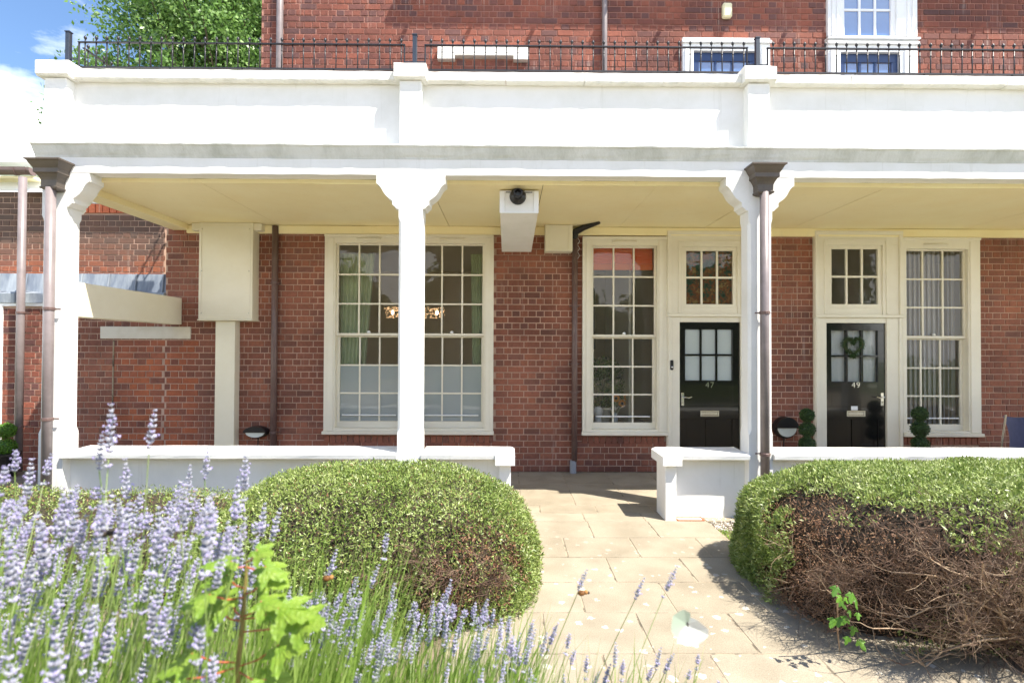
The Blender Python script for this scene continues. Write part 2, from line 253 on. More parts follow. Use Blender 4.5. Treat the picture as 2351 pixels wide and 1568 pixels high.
# ------------------------------------------------------------------ mesh helpers
ORG = {}
class MB:
    def __init__(s): s.v = []; s.f = []; s.t = []; s.smooth = False
    def add(s, vs, fs, tone=0.5):
        b = len(s.v); s.v += [tuple(v) for v in vs]; s.f += [tuple(i+b for i in f) for f in fs]; s.t += [tone]*len(vs); return s
    def box(s, x0, x1, y0, y1, z0, z1, b=0.0, tone=0.5):
        if x0 > x1: x0, x1 = x1, x0
        if y0 > y1: y0, y1 = y1, y0
        if z0 > z1: z0, z1 = z1, z0
        if b <= 0:
            return s.add([(x0,y0,z0),(x1,y0,z0),(x1,y1,z0),(x0,y1,z0),(x0,y0,z1),(x1,y0,z1),(x1,y1,z1),(x0,y1,z1)],
                [(3,2,1,0),(4,5,6,7),(0,1,5,4),(1,2,6,5),(2,3,7,6),(3,0,4,7)], tone)
        b = min(b, (x1-x0)*.45, (y1-y0)*.45, (z1-z0)*.45)
        rings = []
        for z, k in ((z0, b), (z0+b, 0), (z1-b, 0), (z1, b)):
            rings.append([(x0+k+ (b if not k else 0),y0+k,z),(x1-k-(b if not k else 0),y0+k,z),(x1-k,y0+k+(b if not k else 0),z),(x1-k,y1-k-(b if not k else 0),z),
                          (x1-k-(b if not k else 0),y1-k,z),(x0+k+(b if not k else 0),y1-k,z),(x0+k,y1-k-(b if not k else 0),z),(x0+k,y0+k+(b if not k else 0),z)])
        vs = [p for r in rings for p in r]; fs = []
        for i in range(3):
            for j in range(8): fs.append((i*8+j, i*8+(j+1)%8, i*8+8+(j+1)%8, i*8+8+j))
        fs.append(tuple(range(7, -1, -1))); fs.append(tuple(range(24, 32)))
        return s.add(vs, fs, tone)
    def extr(s, prof, x0, x1, n=1, jit=0.0, axis='x', caps=True, tone=0.5):
        "closed profile of (a,z) swept along x (a=y) or along y (a=x)"
        k = len(prof); vs = []
        for i in range(n+1):
            x = x0+(x1-x0)*i/n
            for (a, z) in prof:
                ja = R.uniform(-jit, jit); jz = R.uniform(-jit, jit)
                vs.append((x, a+ja, z+jz) if axis == 'x' else (a+ja, x, z+jz))
        fs = []
        for i in range(n):
            for j in range(k):
                fs.append((i*k+j, i*k+(j+1)%k, (i+1)*k+(j+1)%k, (i+1)*k+j))
        if caps: fs.append(tuple(range(k-1, -1, -1))); fs.append(tuple(range(n*k, n*k+k)))
        return s.add(vs, fs, tone)
    def prismy(s, prof, y0, y1, tone=0.5):
        "closed profile of (x,z) with thickness from y0 to y1"
        k = len(prof); vs = [(x, y0, z) for x, z in prof]+[(x, y1, z) for x, z in prof]
        fs = [tuple(range(k)), tuple(range(2*k-1, k-1, -1))]+[((j+1)%k, j, k+j, k+(j+1)%k) for j in range(k)]
        return s.add(vs, fs, tone)
    def tube(s, pts, rad, n=8, tone=0.5, caps=True):
        pts = [Vector(p) for p in pts]; k = len(pts); rad = rad if hasattr(rad, '__len__') else [rad]*k
        vs = []; prev = None
        for i, p in enumerate(pts):
            d = (pts[min(i+1, k-1)]-pts[max(i-1, 0)]).normalized()
            if prev is None:
                a = d.orthogonal().normalized()
            else:
                a = (prev-d*prev.dot(d)).normalized()
            prev = a; b = d.cross(a)
            for j in range(n):
                t = 2*math.pi*j/n; vs.append(p+(a*math.cos(t)+b*math.sin(t))*rad[i])
        fs = [(i*n+j, i*n+(j+1)%n, (i+1)*n+(j+1)%n, (i+1)*n+j) for i in range(k-1) for j in range(n)]
        if caps: fs.append(tuple(range(n-1, -1, -1))); fs.append(tuple(range((k-1)*n, k*n)))
        return s.add(vs, fs, tone)
    def lathe(s, prof, c, n=12, axis='z', tone=0.5):
        c = Vector(c); vs = []
        for r, h in prof:
            for j in range(n):
                t = 2*math.pi*j/n; a, b = r*math.cos(t), r*math.sin(t)
                vs.append(c+(Vector((a, b, h)) if axis == 'z' else Vector((a, -h, b)) if axis == 'y' else Vector((h, a, b))))
        k = len(prof)
        fs = [(i*n+j, i*n+(j+1)%n, (i+1)*n+(j+1)%n, (i+1)*n+j) for i in range(k-1) for j in range(n)]
        fs.append(tuple(range(n-1, -1, -1))); fs.append(tuple(range((k-1)*n, k*n)))
        return s.add(vs, fs, tone)
    def ball(s, c, r, n=10, m=6, tone=0.5, sc=(1, 1, 1)):
        c = Vector(c); vs = []
        for i in range(m+1):
            p = math.pi*i/m; rr = max(math.sin(p), 0.001)
            for j in range(n):
                t = 2*math.pi*j/n; vs.append(c+Vector((rr*math.cos(t)*r*sc[0], rr*math.sin(t)*r*sc[1], -math.cos(p)*r*sc[2])))
        fs = [(i*n+j, i*n+(j+1)%n, (i+1)*n+(j+1)%n, (i+1)*n+j) for i in range(m) for j in range(n)]
        return s.add(vs, fs, tone)
    def build(s, name, m, parent=None, smooth=False, pivot=None, label=None, tones=False):
        me = bpy.data.meshes.new(name)
        if pivot is None:
            a = np.array(s.v); pivot = Vector(((a.max(0)+a.min(0))/2).tolist()); 
            if parent is None: pivot.z = float(a[:, 2].min())
        pivot = Vector(pivot)
        me.from_pydata([(x-pivot.x, y-pivot.y, z-pivot.z) for x, y, z in s.v], [], s.f)
        if tones:
            at_ = me.attributes.new('tone', 'FLOAT', 'POINT'); at_.data.foreach_set('value', np.array(s.t, dtype=np.float32))
        if smooth or s.smooth: me.polygons.foreach_set('use_smooth', [True]*len(me.polygons))
        for mm in (m if isinstance(m, list) else [m]): me.materials.append(mm)
        me.update()
        o = bpy.data.objects.new(name, me); C.objects.link(o)
        if parent is not None:
            o.parent = parent; o.location = pivot-ORG[parent.name]
        else: o.location = pivot
        ORG[o.name] = pivot.copy()
        if label: o['label'] = label
        return o
def tag(o, label=None, cat=None, group=None, kind=None):
    if label: o['label'] = label
    if cat: o['category'] = cat
    if group: o['group'] = group
    if kind: o['kind'] = kind
    return o
def thing(name, loc, label=None, cat=None, group=None, kind=None):
    o = bpy.data.objects.new(name, None); C.objects.link(o); o.location = loc; o.empty_display_size = 0.2
    ORG[o.name] = Vector(loc)
    return tag(o, label, cat, group, kind)
def kids(o): return [c for c in o.children]
def copy_tree(o, loc, rotz=None, label=None, scale=None):
    src = [(o, None)]
    c = o.copy(); C.objects.link(c); c.location = loc; ORG[c.name] = Vector(loc)
    if rotz is not None: c.rotation_euler.z = rotz
    if scale: c.scale = (scale,)*3
    if label: c['label'] = label
    for ch in list(o.children):
        d = ch.copy(); C.objects.link(d); d.parent = c
        for g in list(ch.children):
            e = g.copy(); C.objects.link(e); e.parent = d
    return c
def quick_mesh(name, V, F, m, tone=None, parent=None, smooth=False):
    "numpy verts and quad/tri faces (n,k)"
    me = bpy.data.meshes.new(name); nv, nf, k = len(V), len(F), F.shape[1]
    piv = np.array(ORG[parent.name]) if parent is not None else np.zeros(3)
    me.vertices.add(nv); me.vertices.foreach_set('co', (V-piv).astype(np.float32).ravel())
    me.loops.add(nf*k); me.loops.foreach_set('vertex_index', F.astype(np.int32).ravel())
    me.polygons.add(nf); me.polygons.foreach_set('loop_start', np.arange(0, nf*k, k, dtype=np.int32))
    if tone is not None:
        a = me.attributes.new('tone', 'FLOAT', 'POINT'); a.data.foreach_set('value', tone.astype(np.float32))
    if smooth: me.polygons.foreach_set('use_smooth', np.ones(nf, dtype=bool))
    for mm in (m if isinstance(m, list) else [m]): me.materials.append(mm)
    me.update(calc_edges=True); me.validate()
    o = bpy.data.objects.new(name, me); C.objects.link(o)
    if parent is not None: o.parent = parent
    ORG[o.name] = Vector(piv.tolist())
    return o
def leaves(P, N, length, width, up=0.3, out=0.5, rnd=None):
    "rhombic leaves; returns V,F,tone index per vertex"
    rnd = rnd or NR; n = len(P)
    T = rnd.normal(size=(n, 3)); T += N*out; T[:, 2] += up; T /= np.linalg.norm(T, axis=1)[:, None]
    W = np.cross(T, rnd.normal(size=(n, 3))+N*1.2); W /= np.linalg.norm(W, axis=1)[:, None]+1e-9
    Ln = length*(0.6+0.8*rnd.random(n))[:, None]; Wn = width*(0.7+0.6*rnd.random(n))[:, None]
    V = np.stack([P, P+T*Ln*0.45+W*Wn, P+T*Ln, P+T*Ln*0.45-W*Wn], 1).reshape(-1, 3)
    F = np.arange(n*4).reshape(n, 4)
    return V, F
def vnoise(P, s, seed=0):
    r = np.random.default_rng(seed); a = np.zeros(len(P))
    for i in range(5):
        d = r.normal(size=3)*s; a += np.sin(P@d*(1+0.35*i)+r.random()*6.28)
    return a/5

# ------------------------------------------------------------------ ground and paths
YW = 7.29
g = MB().box(-80, 80, -60, 140, -0.5, -0.06).build('ground', M['lawn']); tag(g, kind='structure')
tr_ = MB().box(-14, 14, -14, 0.6, -0.055, -0.01).build('bounce_terrace', mat('bounce_terrace_gravel', (0.40, 0.34, 0.25), 0.95, nscale=40, col2=(0.32, 0.27, 0.20), bump=0.5, bscale=60)); tag(tr_, kind='structure')  # unseen pale ground added behind the camera to bounce warm fill on the facade
gb = MB().box(-9, 10, 1.0, 5.26, -0.055, -0.03).build('garden_soil', M['soil']); tag(gb, kind='structure')
path = thing('path', (0.8, 5, 0), kind='structure')
MB().box(-0.35, 2.0, -1.0, 5.22, -0.028, -0.004).build('joint_bed', M['joint'], path)
MB().box(2.0, 2.75, -1.0, 3.86, -0.028, -0.0045).build('joint_bed', M['joint'], path)
MB().box(-4.6, 11.5, 5.225, 7.28, -0.028, -0.004).build('joint_bed', M['joint'], path)
MB().box(-9, -4.66, 4.9, 7.28, -0.029, -0.008).build('bare_ground', M['soil'], path)
rows = [(6.63, 7.28, .60, .15), (5.74, 6.63, .60, .15), (5.48, 5.74, .60, .346), (5.216, 5.48, .60, .78), (4.767, 5.216, .6, .79), (4.317, 4.767, .6, .5), (3.863, 4.317, .6, .205), (3.419, 3.863, .6, .51), (2.96, 3.419, .6, .23), (2.51, 2.96, .6, .535), (2.06, 2.51, .6, .22), (1.61, 2.06, .6, .52)]
for (ya, yb, wd, off) in rows:
    lo, hi = (-4.4, 7.4) if ya > 5.2 else (-0.3, 1.99 if ya > 3.5 else 2.7)
    k = math.floor((lo-off)/wd); x = off+k*wd
    while x < hi:
        a, b = max(x, lo), min(x+wd, hi)
        if b-a > 0.08:
            j = 0.004+R.random()*0.003; z1 = R.uniform(-0.0015, 0.0015)
            MB().box(a+j, b-j, ya+j, yb-j, -0.04, z1, 0.003).build('paving_slab', M['slab'], path)
        x += wd
# ------------------------------------------------------------------ brick walls
def clip_row(x0, x1, z, ops):
    segs = [(x0, x1)]
    for (a, b, c, d) in ops:
        if c < z < d:
            ns = []
            for s0, s1 in segs:
                if b <= s0 or a >= s1: ns.append((s0, s1)); continue
                if a > s0: ns.append((s0, a))
                if b < s1: ns.append((b, s1))
            segs = ns
    return [s for s in segs if s[1]-s[0] > 0.03]
def brick_rows(x0, x1, z0, z1, ops, phase=0, H=0.0860):
    out = []; r = 0; z = z0
    while z+H <= z1+0.02:
        stretch = (r+phase) % 2 == 0; P = 0.225 if stretch else 0.1125
        x = math.floor(x0/0.225)*0.225-(0.0 if stretch else 0.056)
        while x < x1:
            a, b = max(x+0.006, x0), min(x+P-0.006, x1)
            if b > a:
                for s0, s1 in clip_row(a, b, z+H/2, ops): out.append((s0, s1, z+0.006, z+H-0.006, stretch and s1-s0 > .2))
            x += P
        z += H; r += 1
    return out
def brick_geo(mb, b, Y, tone):
    x0, x1, z0, z1 = b[:4]; d = R.uniform(0.004, 0.010); c = 0.004
    j = [R.uniform(-0.0025, 0.0025) for _ in range(8)]
    fr = [(x0+c+j[0], Y-d, z0+c+j[1]), (x1-c+j[2], Y-d, z0+c+j[3]), (x1-c+j[4], Y-d, z1-c+j[5]), (x0+c+j[6], Y-d, z1-c+j[7])]
    md = [(x0, Y-d+c, z0), (x1, Y-d+c, z0), (x1, Y-d+c, z1), (x0, Y-d+c, z1)]
    bk = [(x, Y+0.02, z) for x, _, z in md]
    fs = [(0, 1, 2, 3)]+[((i+1) % 4, i, 4+i, 4+(i+1) % 4) for i in range(4)]+[(4+(i+1) % 4, 4+i, 8+i, 8+(i+1) % 4) for i in range(4)]
    mb.add(fr+md+bk, fs, tone)
def lay(bricks, Y, parent, matkey, pick, mk=None):
    "pick(brick)->score (higher = kept single) or None; returns nothing"
    sc = sorted([(pick(b), i) for i, b in enumerate(bricks) if pick(b) is not None], reverse=True)
    return [i for _, i in sc]
def wall_slab(parent, name, x0, x1, z0, z1, Y, th, ops, m):
    xs = sorted({x0, x1}|{v for o in ops for v in o[:2] if x0 < v < x1}); zs = sorted({z0, z1}|{v for o in ops for v in o[2:] if z0 < v < z1})
    mb = MB()
    for i in range(len(xs)-1):
        for j in range(len(zs)-1):
            cx, cz = (xs[i]+xs[i+1])/2, (zs[j]+zs[j+1])/2
            if any(o[0] < cx < o[1] and o[2] < cz < o[3] for o in ops): continue
            mb.box(xs[i], xs[i+1], Y, Y+th, zs[j], zs[j+1])
    return mb.build(name, m, parent)

house = thing('brick_building', (0, YW, 0), 'red brick building in English bond behind the white veranda, with two black front doors', 'building')
def X(p): return AX(p, YW)
def Z(p, px=1175): return AZ(p, YW, px)
# openings: ground floor (x0,x1,z0,z1)
W2 = (X(746), X(1133), Z(996, 940), Z(541, 940)); W3 = (X(1336), X(1529), Z(998, 1430), Z(546, 1430)); D1 = (X(1529), X(1706), 0.0, Z(533, 1610))
D2 = (X(1866), X(2067), 0.0, Z(533, 1960)); W4 = (X(2067), X(2246), Z(1001, 2150), Z(548, 2150))
gops = [W2, W3, D1, D2, W4]
UA = (X(1565), X(1766), 3.6, Z(92, 1665)); UB = (X(1899), X(2105), 3.6, 8.6)
XL = X(379)
wall_slab(house, 'mortar_bed', XL, 11.5, 0, 3.5, YW, 0.25, gops, M['mortar'])
wall_slab(house, 'mortar_bed', -9.0, XL, 0, 2.28, YW, 0.25, [], M['mortar'])
wall_slab(house, 'mortar_bed', X(593), 11.5, 3.5, 8.6, YW, 0.25, [UA, UB], mat('pink_mortar', (0.38, 0.19, 0.145), 0.95, nscale=3, col2=(0.28, 0.13, 0.10), bump=0.5, bscale=60))
sillz = 0.52
soldier = [(W2[0], W2[1], W2[2]-0.125, W2[2]-0.0), (W3[0], W3[1]-0.02, W3[2]-0.125, W3[2]), (W4[0], W4[1], W4[2]-0.125, W4[2])]
main = brick_rows(XL, 7.6, 0.0, 3.34, gops+soldier)
low = brick_rows(-8.2, XL, 0.0, 2.26, [])
up = brick_rows(X(593), 7.6, 3.94, 7.0, [UA, UB, (X(1000), X(1208), Z(140), Z(112))], phase=1)
inf_zone = (X(262), X(440), 0.0, 1.84)
sel = []
def vis(b):   # centre of brick is in view between the white piers and above the low wall
    cx, cz = (b[0]+b[1])/2, (b[2]+b[3])/2
    return cx, cz
items = []
for b in main:
    cx, cz = vis(b); k = 'brick'
    if inf_zone[0] < cx < inf_zone[1] and cz < 1.84: k = 'infill'
    sc = (b[1]-b[0]) - (1.0 if cz < 0.45 and not (0.05 < cx < 2.1) else 0) - abs(cx-0.6)*0.02
    items.append((sc, b, k))
for b in low:
    cx, cz = vis(b); k = 'infill' if (inf_zone[0] < cx < inf_zone[1] and cz < 1.84) else ('upbrick' if cx < X(98) else 'brick')
    items.append(((b[1]-b[0])-0.2-abs(cx-0.6)*0.02, b, k))
for b in up:
    cx, cz = vis(b); items.append(((b[1]-b[0])-0.02-(1 if cz > 6.5 or cz < 5.55 else 0)-abs(cx)*0.02, b, 'upbrick'))
items.sort(key=lambda t: -t[0])
rest = {}
for n_, (sc, b, k) in enumerate(items):
    if n_ < 290:
        mb = MB(); brick_geo(mb, b, YW, 0.5); mb.build('brick', M[k+'_o'], house)
    else:
        mb = rest.setdefault(k, MB()); brick_geo(mb, b, YW, R.random())
for k, mb in rest.items():
    o = mb.build('brick_courses', M[k+'_s'], house, tones=True); o['kind'] = 'stuff'
mb = MB()
for (a, b, c, d) in soldier:
    x = a
    while x < b-0.03:
        brick_geo(mb, (x+0.005, min(x+0.077, b)-0.005+0.005, c+0.006, d-0.022), YW-0.01, R.random()*0.6); x += 0.082
    mb.box(a, b, YW-0.03, YW+0.02, d-0.018, d-0.001, 0.003, 0.25)
o = mb.build('sill_bricks', M['brick_s'], house, tones=True); o['kind'] = 'stuff'

# rooms behind the glass
for (a, b) in ((-3.6, 0.62), (0.75, 3.72), (3.85, 7.9)):
    mb = MB(); mb.box(a, b, 10.9, 11.0, 0, 3.3); mb.box(a-0.06, a, YW+0.26, 11, 0, 3.3); mb.box(b, b+0.06, YW+0.26, 11, 0, 3.3); mb.build('room_wall', M['room'], house)
    MB().box(a, b, YW+0.26, 10.9, 3.3, 3.36).build('room_ceiling', M['ceil'], house)
    MB().box(a, b, YW+0.26, 10.9, -0.05, 0).build('room_floor', M['roomfloor'], house)
MB().box(XL, 11.5, YW+0.26, 11.3, 3.42, 3.6).build('floor_slab', M['mortar'], house)
MB().box(X(593), 11.5, 9.8, 10.0, 3.6, 8.6).build('room_wall', M['room'], house)
# eaves high above the frame, whose shadow crosses the upper wall
ev = MB().extr([(YW-0.02, 7.62), (YW-0.45, 7.55), (YW-0.47, 7.68), (YW-0.02, 7.9)], -1.05, 11.5).build('eaves', M['white'], house)
mb = MB()
for i in range(14):
    x = -0.75+i*0.89; mb.box(x-0.015, x+0.015, YW-0.53, YW-0.46, 7.53, 7.6)
mb.build('gutter_bracket', M['pipe'], house)
# ------------------------------------------------------------------ windows
def frame_boxes(mb, x0, x1, z0, z1, wl, wr, wt, wb, y0, y1, b=0.003):
    mb.box(x0, x1, y0, y1, z1-wt, z1, b); mb.box(x0, x1, y0, y1, z0, z0+wb, b)
    mb.box(x0, x0+wl, y0, y1, z0+wb, z1-wt, b); mb.box(x1-wr, x1, y0, y1, z0+wb, z1-wt, b)
def grid_bars(mb, gx0, gx1, gz0, gz1, nx, nz, y0, y1, bw):
    for i in range(1, nx):
        x = gx0+(gx1-gx0)*i/nx; mb.box(x-bw/2, x+bw/2, y0, y1, gz0, gz1)
    for j in range(1, nz):
        z = gz0+(gz1-gz0)*j/nz
        for i in range(nx):
            a = gx0+(gx1-gx0)*i/nx+(bw/2 if i else 0); b = gx0+(gx1-gx0)*(i+1)/nx-(bw/2 if i < nx-1 else 0)
            mb.box(a, b, y0+0.001, y1-0.001, z-bw/2, z+bw/2)
def panes(parent, gx0, gx1, gz0, gz1, nx, nz, y, mfun, bw=0.02):
    for i in range(nx):
        for j in range(nz):
            a = gx0+(gx1-gx0)*i/nx+0.004; b = gx0+(gx1-gx0)*(i+1)/nx-0.004; c = gz0+(gz1-gz0)*j/nz+0.004; d = gz0+(gz1-gz0)*(j+1)/nz-0.004
            t = [R.uniform(-0.0012, 0.0012) for _ in range(3)]
            m = MB().add([(a, y+t[0], c), (b, y+t[1], c), (b, y+t[2], d), (a, y+t[0]+t[2]-t[1], d)], [(0, 1, 2, 3)])
            m.build('pane', mfun(i, j), parent)
def sash_window(op, units, ztop, zmid, zbot, frost=0, vent=True, drop=0.0, mull=None):
    x0, x1, z0, z1 = op
    mb = MB(); y0, y1 = YW-0.045, YW+0.10
    gl, gr = units[0][0], units[-1][1]
    mb.box(x0, x1, y0, y1, ztop+0.0, z1, 0.004); mb.box(x0-0.01, x1+0.01, y0-0.04, y1, z0, z0+0.045, 0.006); mb.box(x0, x1, y0, y1, z0+0.045, zbot-0.085, 0.003)
    mb.box(x0, gl-0.028, y0, y1, zbot-0.085, ztop, 0.004); mb.box(gr+0.028, x1, y0, y1, zbot-0.085, ztop, 0.004)
    # inner beads
    mb.box(x0+0.05, gl-0.05, y0-0.012, y0+0.004, z0+0.05, z1-0.05, 0.003); mb.box(gr+0.05, x1-0.05, y0-0.012, y0+0.004, z0+0.05, z1-0.05, 0.003)
    mb.box(x0+0.0, x1-0.0, y0-0.02, y0+0.004, z1-0.03, z1+0.005, 0.004)
    for k in range(len(units)-1):
        mb.box(units[k][1]+0.028, units[k+1][0]-0.028, y0, y1, zbot-0.085, ztop, 0.004)
    win = mb.build('window', M['joinery'], house)
    for (a, b) in units:
        s1 = MB(); frame_boxes(s1, a-0.028, b+0.028, zmid+0.0, ztop, 0.028, 0.028, 0.022, 0.035, YW+0.0, YW+0.045); grid_bars(s1, a, b, zmid+0.035, ztop-0.022, 3, 3, YW+0.008, YW+0.04, 0.022)
        u = s1.build('upper_sash', M['joinery'], win)
        s2 = MB(); frame_boxes(s2, a-0.028, b+0.028, zbot-0.085, zmid-0.002, 0.028+0.012, 0.028+0.012, 0.02, 0.085, YW+0.048, YW+0.088); grid_bars(s2, a+0.012, b-0.012, zbot, zmid-0.022, 3, 3, YW+0.054, YW+0.084, 0.022)
        lo_ = s2.build('lower_sash', M['joinery'], win)
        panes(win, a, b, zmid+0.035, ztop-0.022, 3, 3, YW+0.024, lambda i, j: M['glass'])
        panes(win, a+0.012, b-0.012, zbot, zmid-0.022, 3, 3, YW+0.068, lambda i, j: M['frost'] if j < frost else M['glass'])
        if vent:
            c = (a+b)/2; v = MB(); v.box(c-0.17, c+0.17, y0-0.022, y0+0.002, ztop+0.045, ztop+0.062, 0.004); v.box(c-0.175, c+0.175, y0-0.012, y0+0.002, ztop+0.066, ztop+0.072, 0.001)
            v.build('trickle_vent', M['joinery'], win)
        c = (a+b)/2; MB().ball((c, YW-0.005, zmid+0.05), 0.022, 8, 5, sc=(1.2, 0.7, 0.9)).build('sash_fastener', M['white'], win, smooth=True)
        h = MB(); h.tube([(a+0.05, YW+0.04, zbot+0.085), (b-0.05, YW+0.04, zbot+0.085)], 0.010, 6); h.build('sash_bar', M['white'], win)
    return win
w2 = sash_window(W2, [(X(776), X(917)), (X(967), X(1107))], Z(560, 940), Z(771, 940), Z(968, 940), frost=2)
w2['label'] = 'double sash window with frosted lower panes and sage curtains'
w3 = sash_window(W3, [(X(1362), X(1502))], Z(566, 1430), Z(774, 1430), Z(971, 1430)); w3['label'] = 'single sash window with an orange blind at its top'
w4 = sash_window((W4[0], W4[1], W4[2], W4[3]), [(X(2074), X(2213))], Z(573, 2150), Z(777, 2150), Z(975, 2150)); w4['label'] = 'single sash window with grey vertical blinds'

def door_set(op, dx0, dx1, zled, ztop_d, tg, gl, num, handle, transom_mat, glassmat, label):
    x0, x1, z0, z1 = op; y0, y1 = YW-0.05, YW+0.10
    mb = MB()
    mb.box(x0, x1, y0, y1, tg[3]+0.055, z1, 0.004)                       # head
    mb.box(x0, tg[0]-0.055, y0, y1, zled, tg[3]+0.055, 0.004); mb.box(tg[1]+0.055, x1, y0, y1, zled, tg[3]+0.055, 0.004)
    mb.box(x0, dx0, y0, y1, 0, zled-0.03, 0.004); mb.box(dx1, x1, y0, y1, 0, zled-0.03, 0.004); mb.box(dx0, dx1, y0+0.012, y1, ztop_d, zled-0.03, 0.003)
    mb.box(x0-0.005, x1+0.005, y0-0.035, y1, zled-0.03, zled+0.012, 0.006)
    mb.box(tg[0]-0.055, tg[1]+0.055, y0+0.014, y1, zled+0.012, tg[2]-0.05, 0.003)
    # architrave beads
    mb.box(x0, x1, y0-0.022, y0+0.003, z1-0.05, z1+0.004, 0.006)
    for xx in (x0+0.002, x1-0.052): mb.box(xx, xx+0.05, y0-0.022, y0+0.003, zled+0.013, z1-0.051, 0.006)
    for xx in (x0+0.012, x1-0.062): mb.box(xx, xx+0.05, y0-0.016, y0+0.003, 0.0, zled-0.031, 0.006)
    mb.box(tg[0]-0.12, tg[0]-0.095, y0-0.012, y0+0.003, zled+0.02, tg[3]+0.14, 0.003); mb.box(tg[1]+0.095, tg[1]+0.12, y0-0.012, y0+0.003, zled+0.02, tg[3]+0.14, 0.003)
    mb.box(tg[0]-0.094, tg[1]+0.094, y0-0.012, y0+0.003, tg[3]+0.115, tg[3]+0.14, 0.003)
    fr = mb.build('door_frame', M['joinery'], house)
    t = MB(); frame_boxes(t, tg[0]-0.055, tg[1]+0.055, tg[2]-0.05, tg[3]+0.055, 0.055, 0.055, 0.055, 0.05, YW-0.03, YW+0.02); grid_bars(t, tg[0], tg[1], tg[2], tg[3], 3, 2, YW-0.022, YW+0.015, 0.026)
    tl = t.build('transom_window', M['joinery'], house)
    panes(tl, tg[0], tg[1], tg[2], tg[3], 3, 2, YW, lambda i, j: transom_mat)
    d = MB(); ya, yb = YW-0.02, YW+0.028
    a, b = dx0+0.004, dx1-0.004; gz0, gz1 = gl[2], gl[3]
    d.box(a, b, ya, yb, gz1, ztop_d-0.003, 0.002); d.box(a, gl[0], ya, yb, 0.92, gz1, 0.002); d.box(gl[1], b, ya, yb, 0.92, gz1, 0.002)
    d.box(gl[0], gl[1], ya+0.0005, yb, 0.92, gz0, 0.002)
    grid_bars(d, gl[0], gl[1], gz0, gz1, 3, 2, ya+0.004, yb-0.004, 0.026)
    # lower leaf: rails, stiles and two recessed panels
    mid = (a+b)/2
    d.box(a, b, ya, yb, 0.02, 0.2, 0.002); d.box(a, a+0.1, ya, yb, 0.2, 0.74, 0.002); d.box(b-0.1, b, ya, yb, 0.2, 0.74, 0.002); d.box(mid-0.05, mid+0.05, ya, yb, 0.2, 0.74, 0.002)
    d.box(a, b, ya, yb, 0.74, 0.9195, 0.002); d.box(a+0.1, mid-0.05, ya+0.014, yb, 0.2, 0.74); d.box(mid+0.05, b-0.1, ya+0.014, yb, 0.2, 0.74)
    dr = d.build('door', M['door'], house, label=label)
    panes(dr, gl[0], gl[1], gz0, gz1, 3, 2, YW+0.006, lambda i, j: glassmat)
    # letterbox
    c = mid; zl = Z(949, (1625 if num == '47' else 1959)); lb = MB(); frame_boxes(lb, c-0.13, c+0.13, zl-0.04, zl+0.04, 0.02, 0.02, 0.018, 0.018, ya-0.014, ya-0.001, 0.003); lb.box(c-0.108, c+0.108, ya-0.008, ya-0.0005, zl-0.02, zl+0.02, 0.002)
    lb.build('letterbox', M['chrome'], dr)
    zh = Z(916, 1566 if handle < 0 else 2023); hx = (a+0.045) if handle < 0 else (b-0.045); s_ = 1 if handle < 0 else -1
    hb = MB(); hb.box(hx-0.02, hx+0.02, ya-0.01, ya-0.0005, zh-0.09, zh+0.09, 0.006); hb.tube([(hx, ya-0.01, zh+0.03), (hx, ya-0.055, zh+0.03), (hx+s_*0.03, ya-0.06, zh+0.03), (hx+s_*0.07, ya-0.056, zh+0.022), (hx+s_*0.11, ya-0.05, zh+0.035)], [0.009, 0.009, 0.009, 0.008, 0.006], 8)
    hb.ball((hx, ya-0.012, zh-0.04), 0.012, 8, 5); hb.build('door_handle', M['chrome'], dr, smooth=False)
    # number
    cu = bpy.data.curves.new('number', 'FONT'); cu.body = num; cu.size = 0.115; cu.extrude = 0.003; cu.align_x = 'CENTER'; cu.align_y = 'CENTER'; cu.space_character = 1.15; cu.offset = -0.0008
    to = bpy.data.objects.new('number_tmp', cu); C.objects.link(to); bpy.context.view_layer.update()
    me = bpy.data.meshes.new_from_object(to.evaluated_get(bpy.context.evaluated_depsgraph_get())); bpy.data.objects.remove(to); bpy.data.curves.remove(cu)
    me.name = 'door_number'; me.materials.clear(); me.materials.append(M['chrome'])
    no_ = bpy.data.objects.new('door_number', me); C.objects.link(no_); no_.parent = dr; no_.rotation_euler = (math.radians(90), 0, 0)
    no_.location = Vector((c, ya-0.005, Z(884, 1625 if num == '47' else 1957)))-ORG[dr.name]
    return dr
d1 = door_set(D1, X(1558), X(1697), Z(723, 1620), Z(740, 1620), (X(1574), X(1681), Z(699, 1627), Z(577, 1627)), (X(1572), X(1680), Z(874, 1626), Z(756, 1626)), '47', -1, M['stained'], M['doorfrost'], 'black front door numbered 47 with six frosted panes')
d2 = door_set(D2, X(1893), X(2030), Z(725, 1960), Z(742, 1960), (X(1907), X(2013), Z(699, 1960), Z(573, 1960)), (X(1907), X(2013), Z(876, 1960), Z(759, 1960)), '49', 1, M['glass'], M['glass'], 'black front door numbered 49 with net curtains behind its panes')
st = MB().box(X(1951), X(1966), YW-0.024, YW-0.021, Z(941, 1958), Z(932, 1958)); st.build('notice_sticker', M['white'], d2)

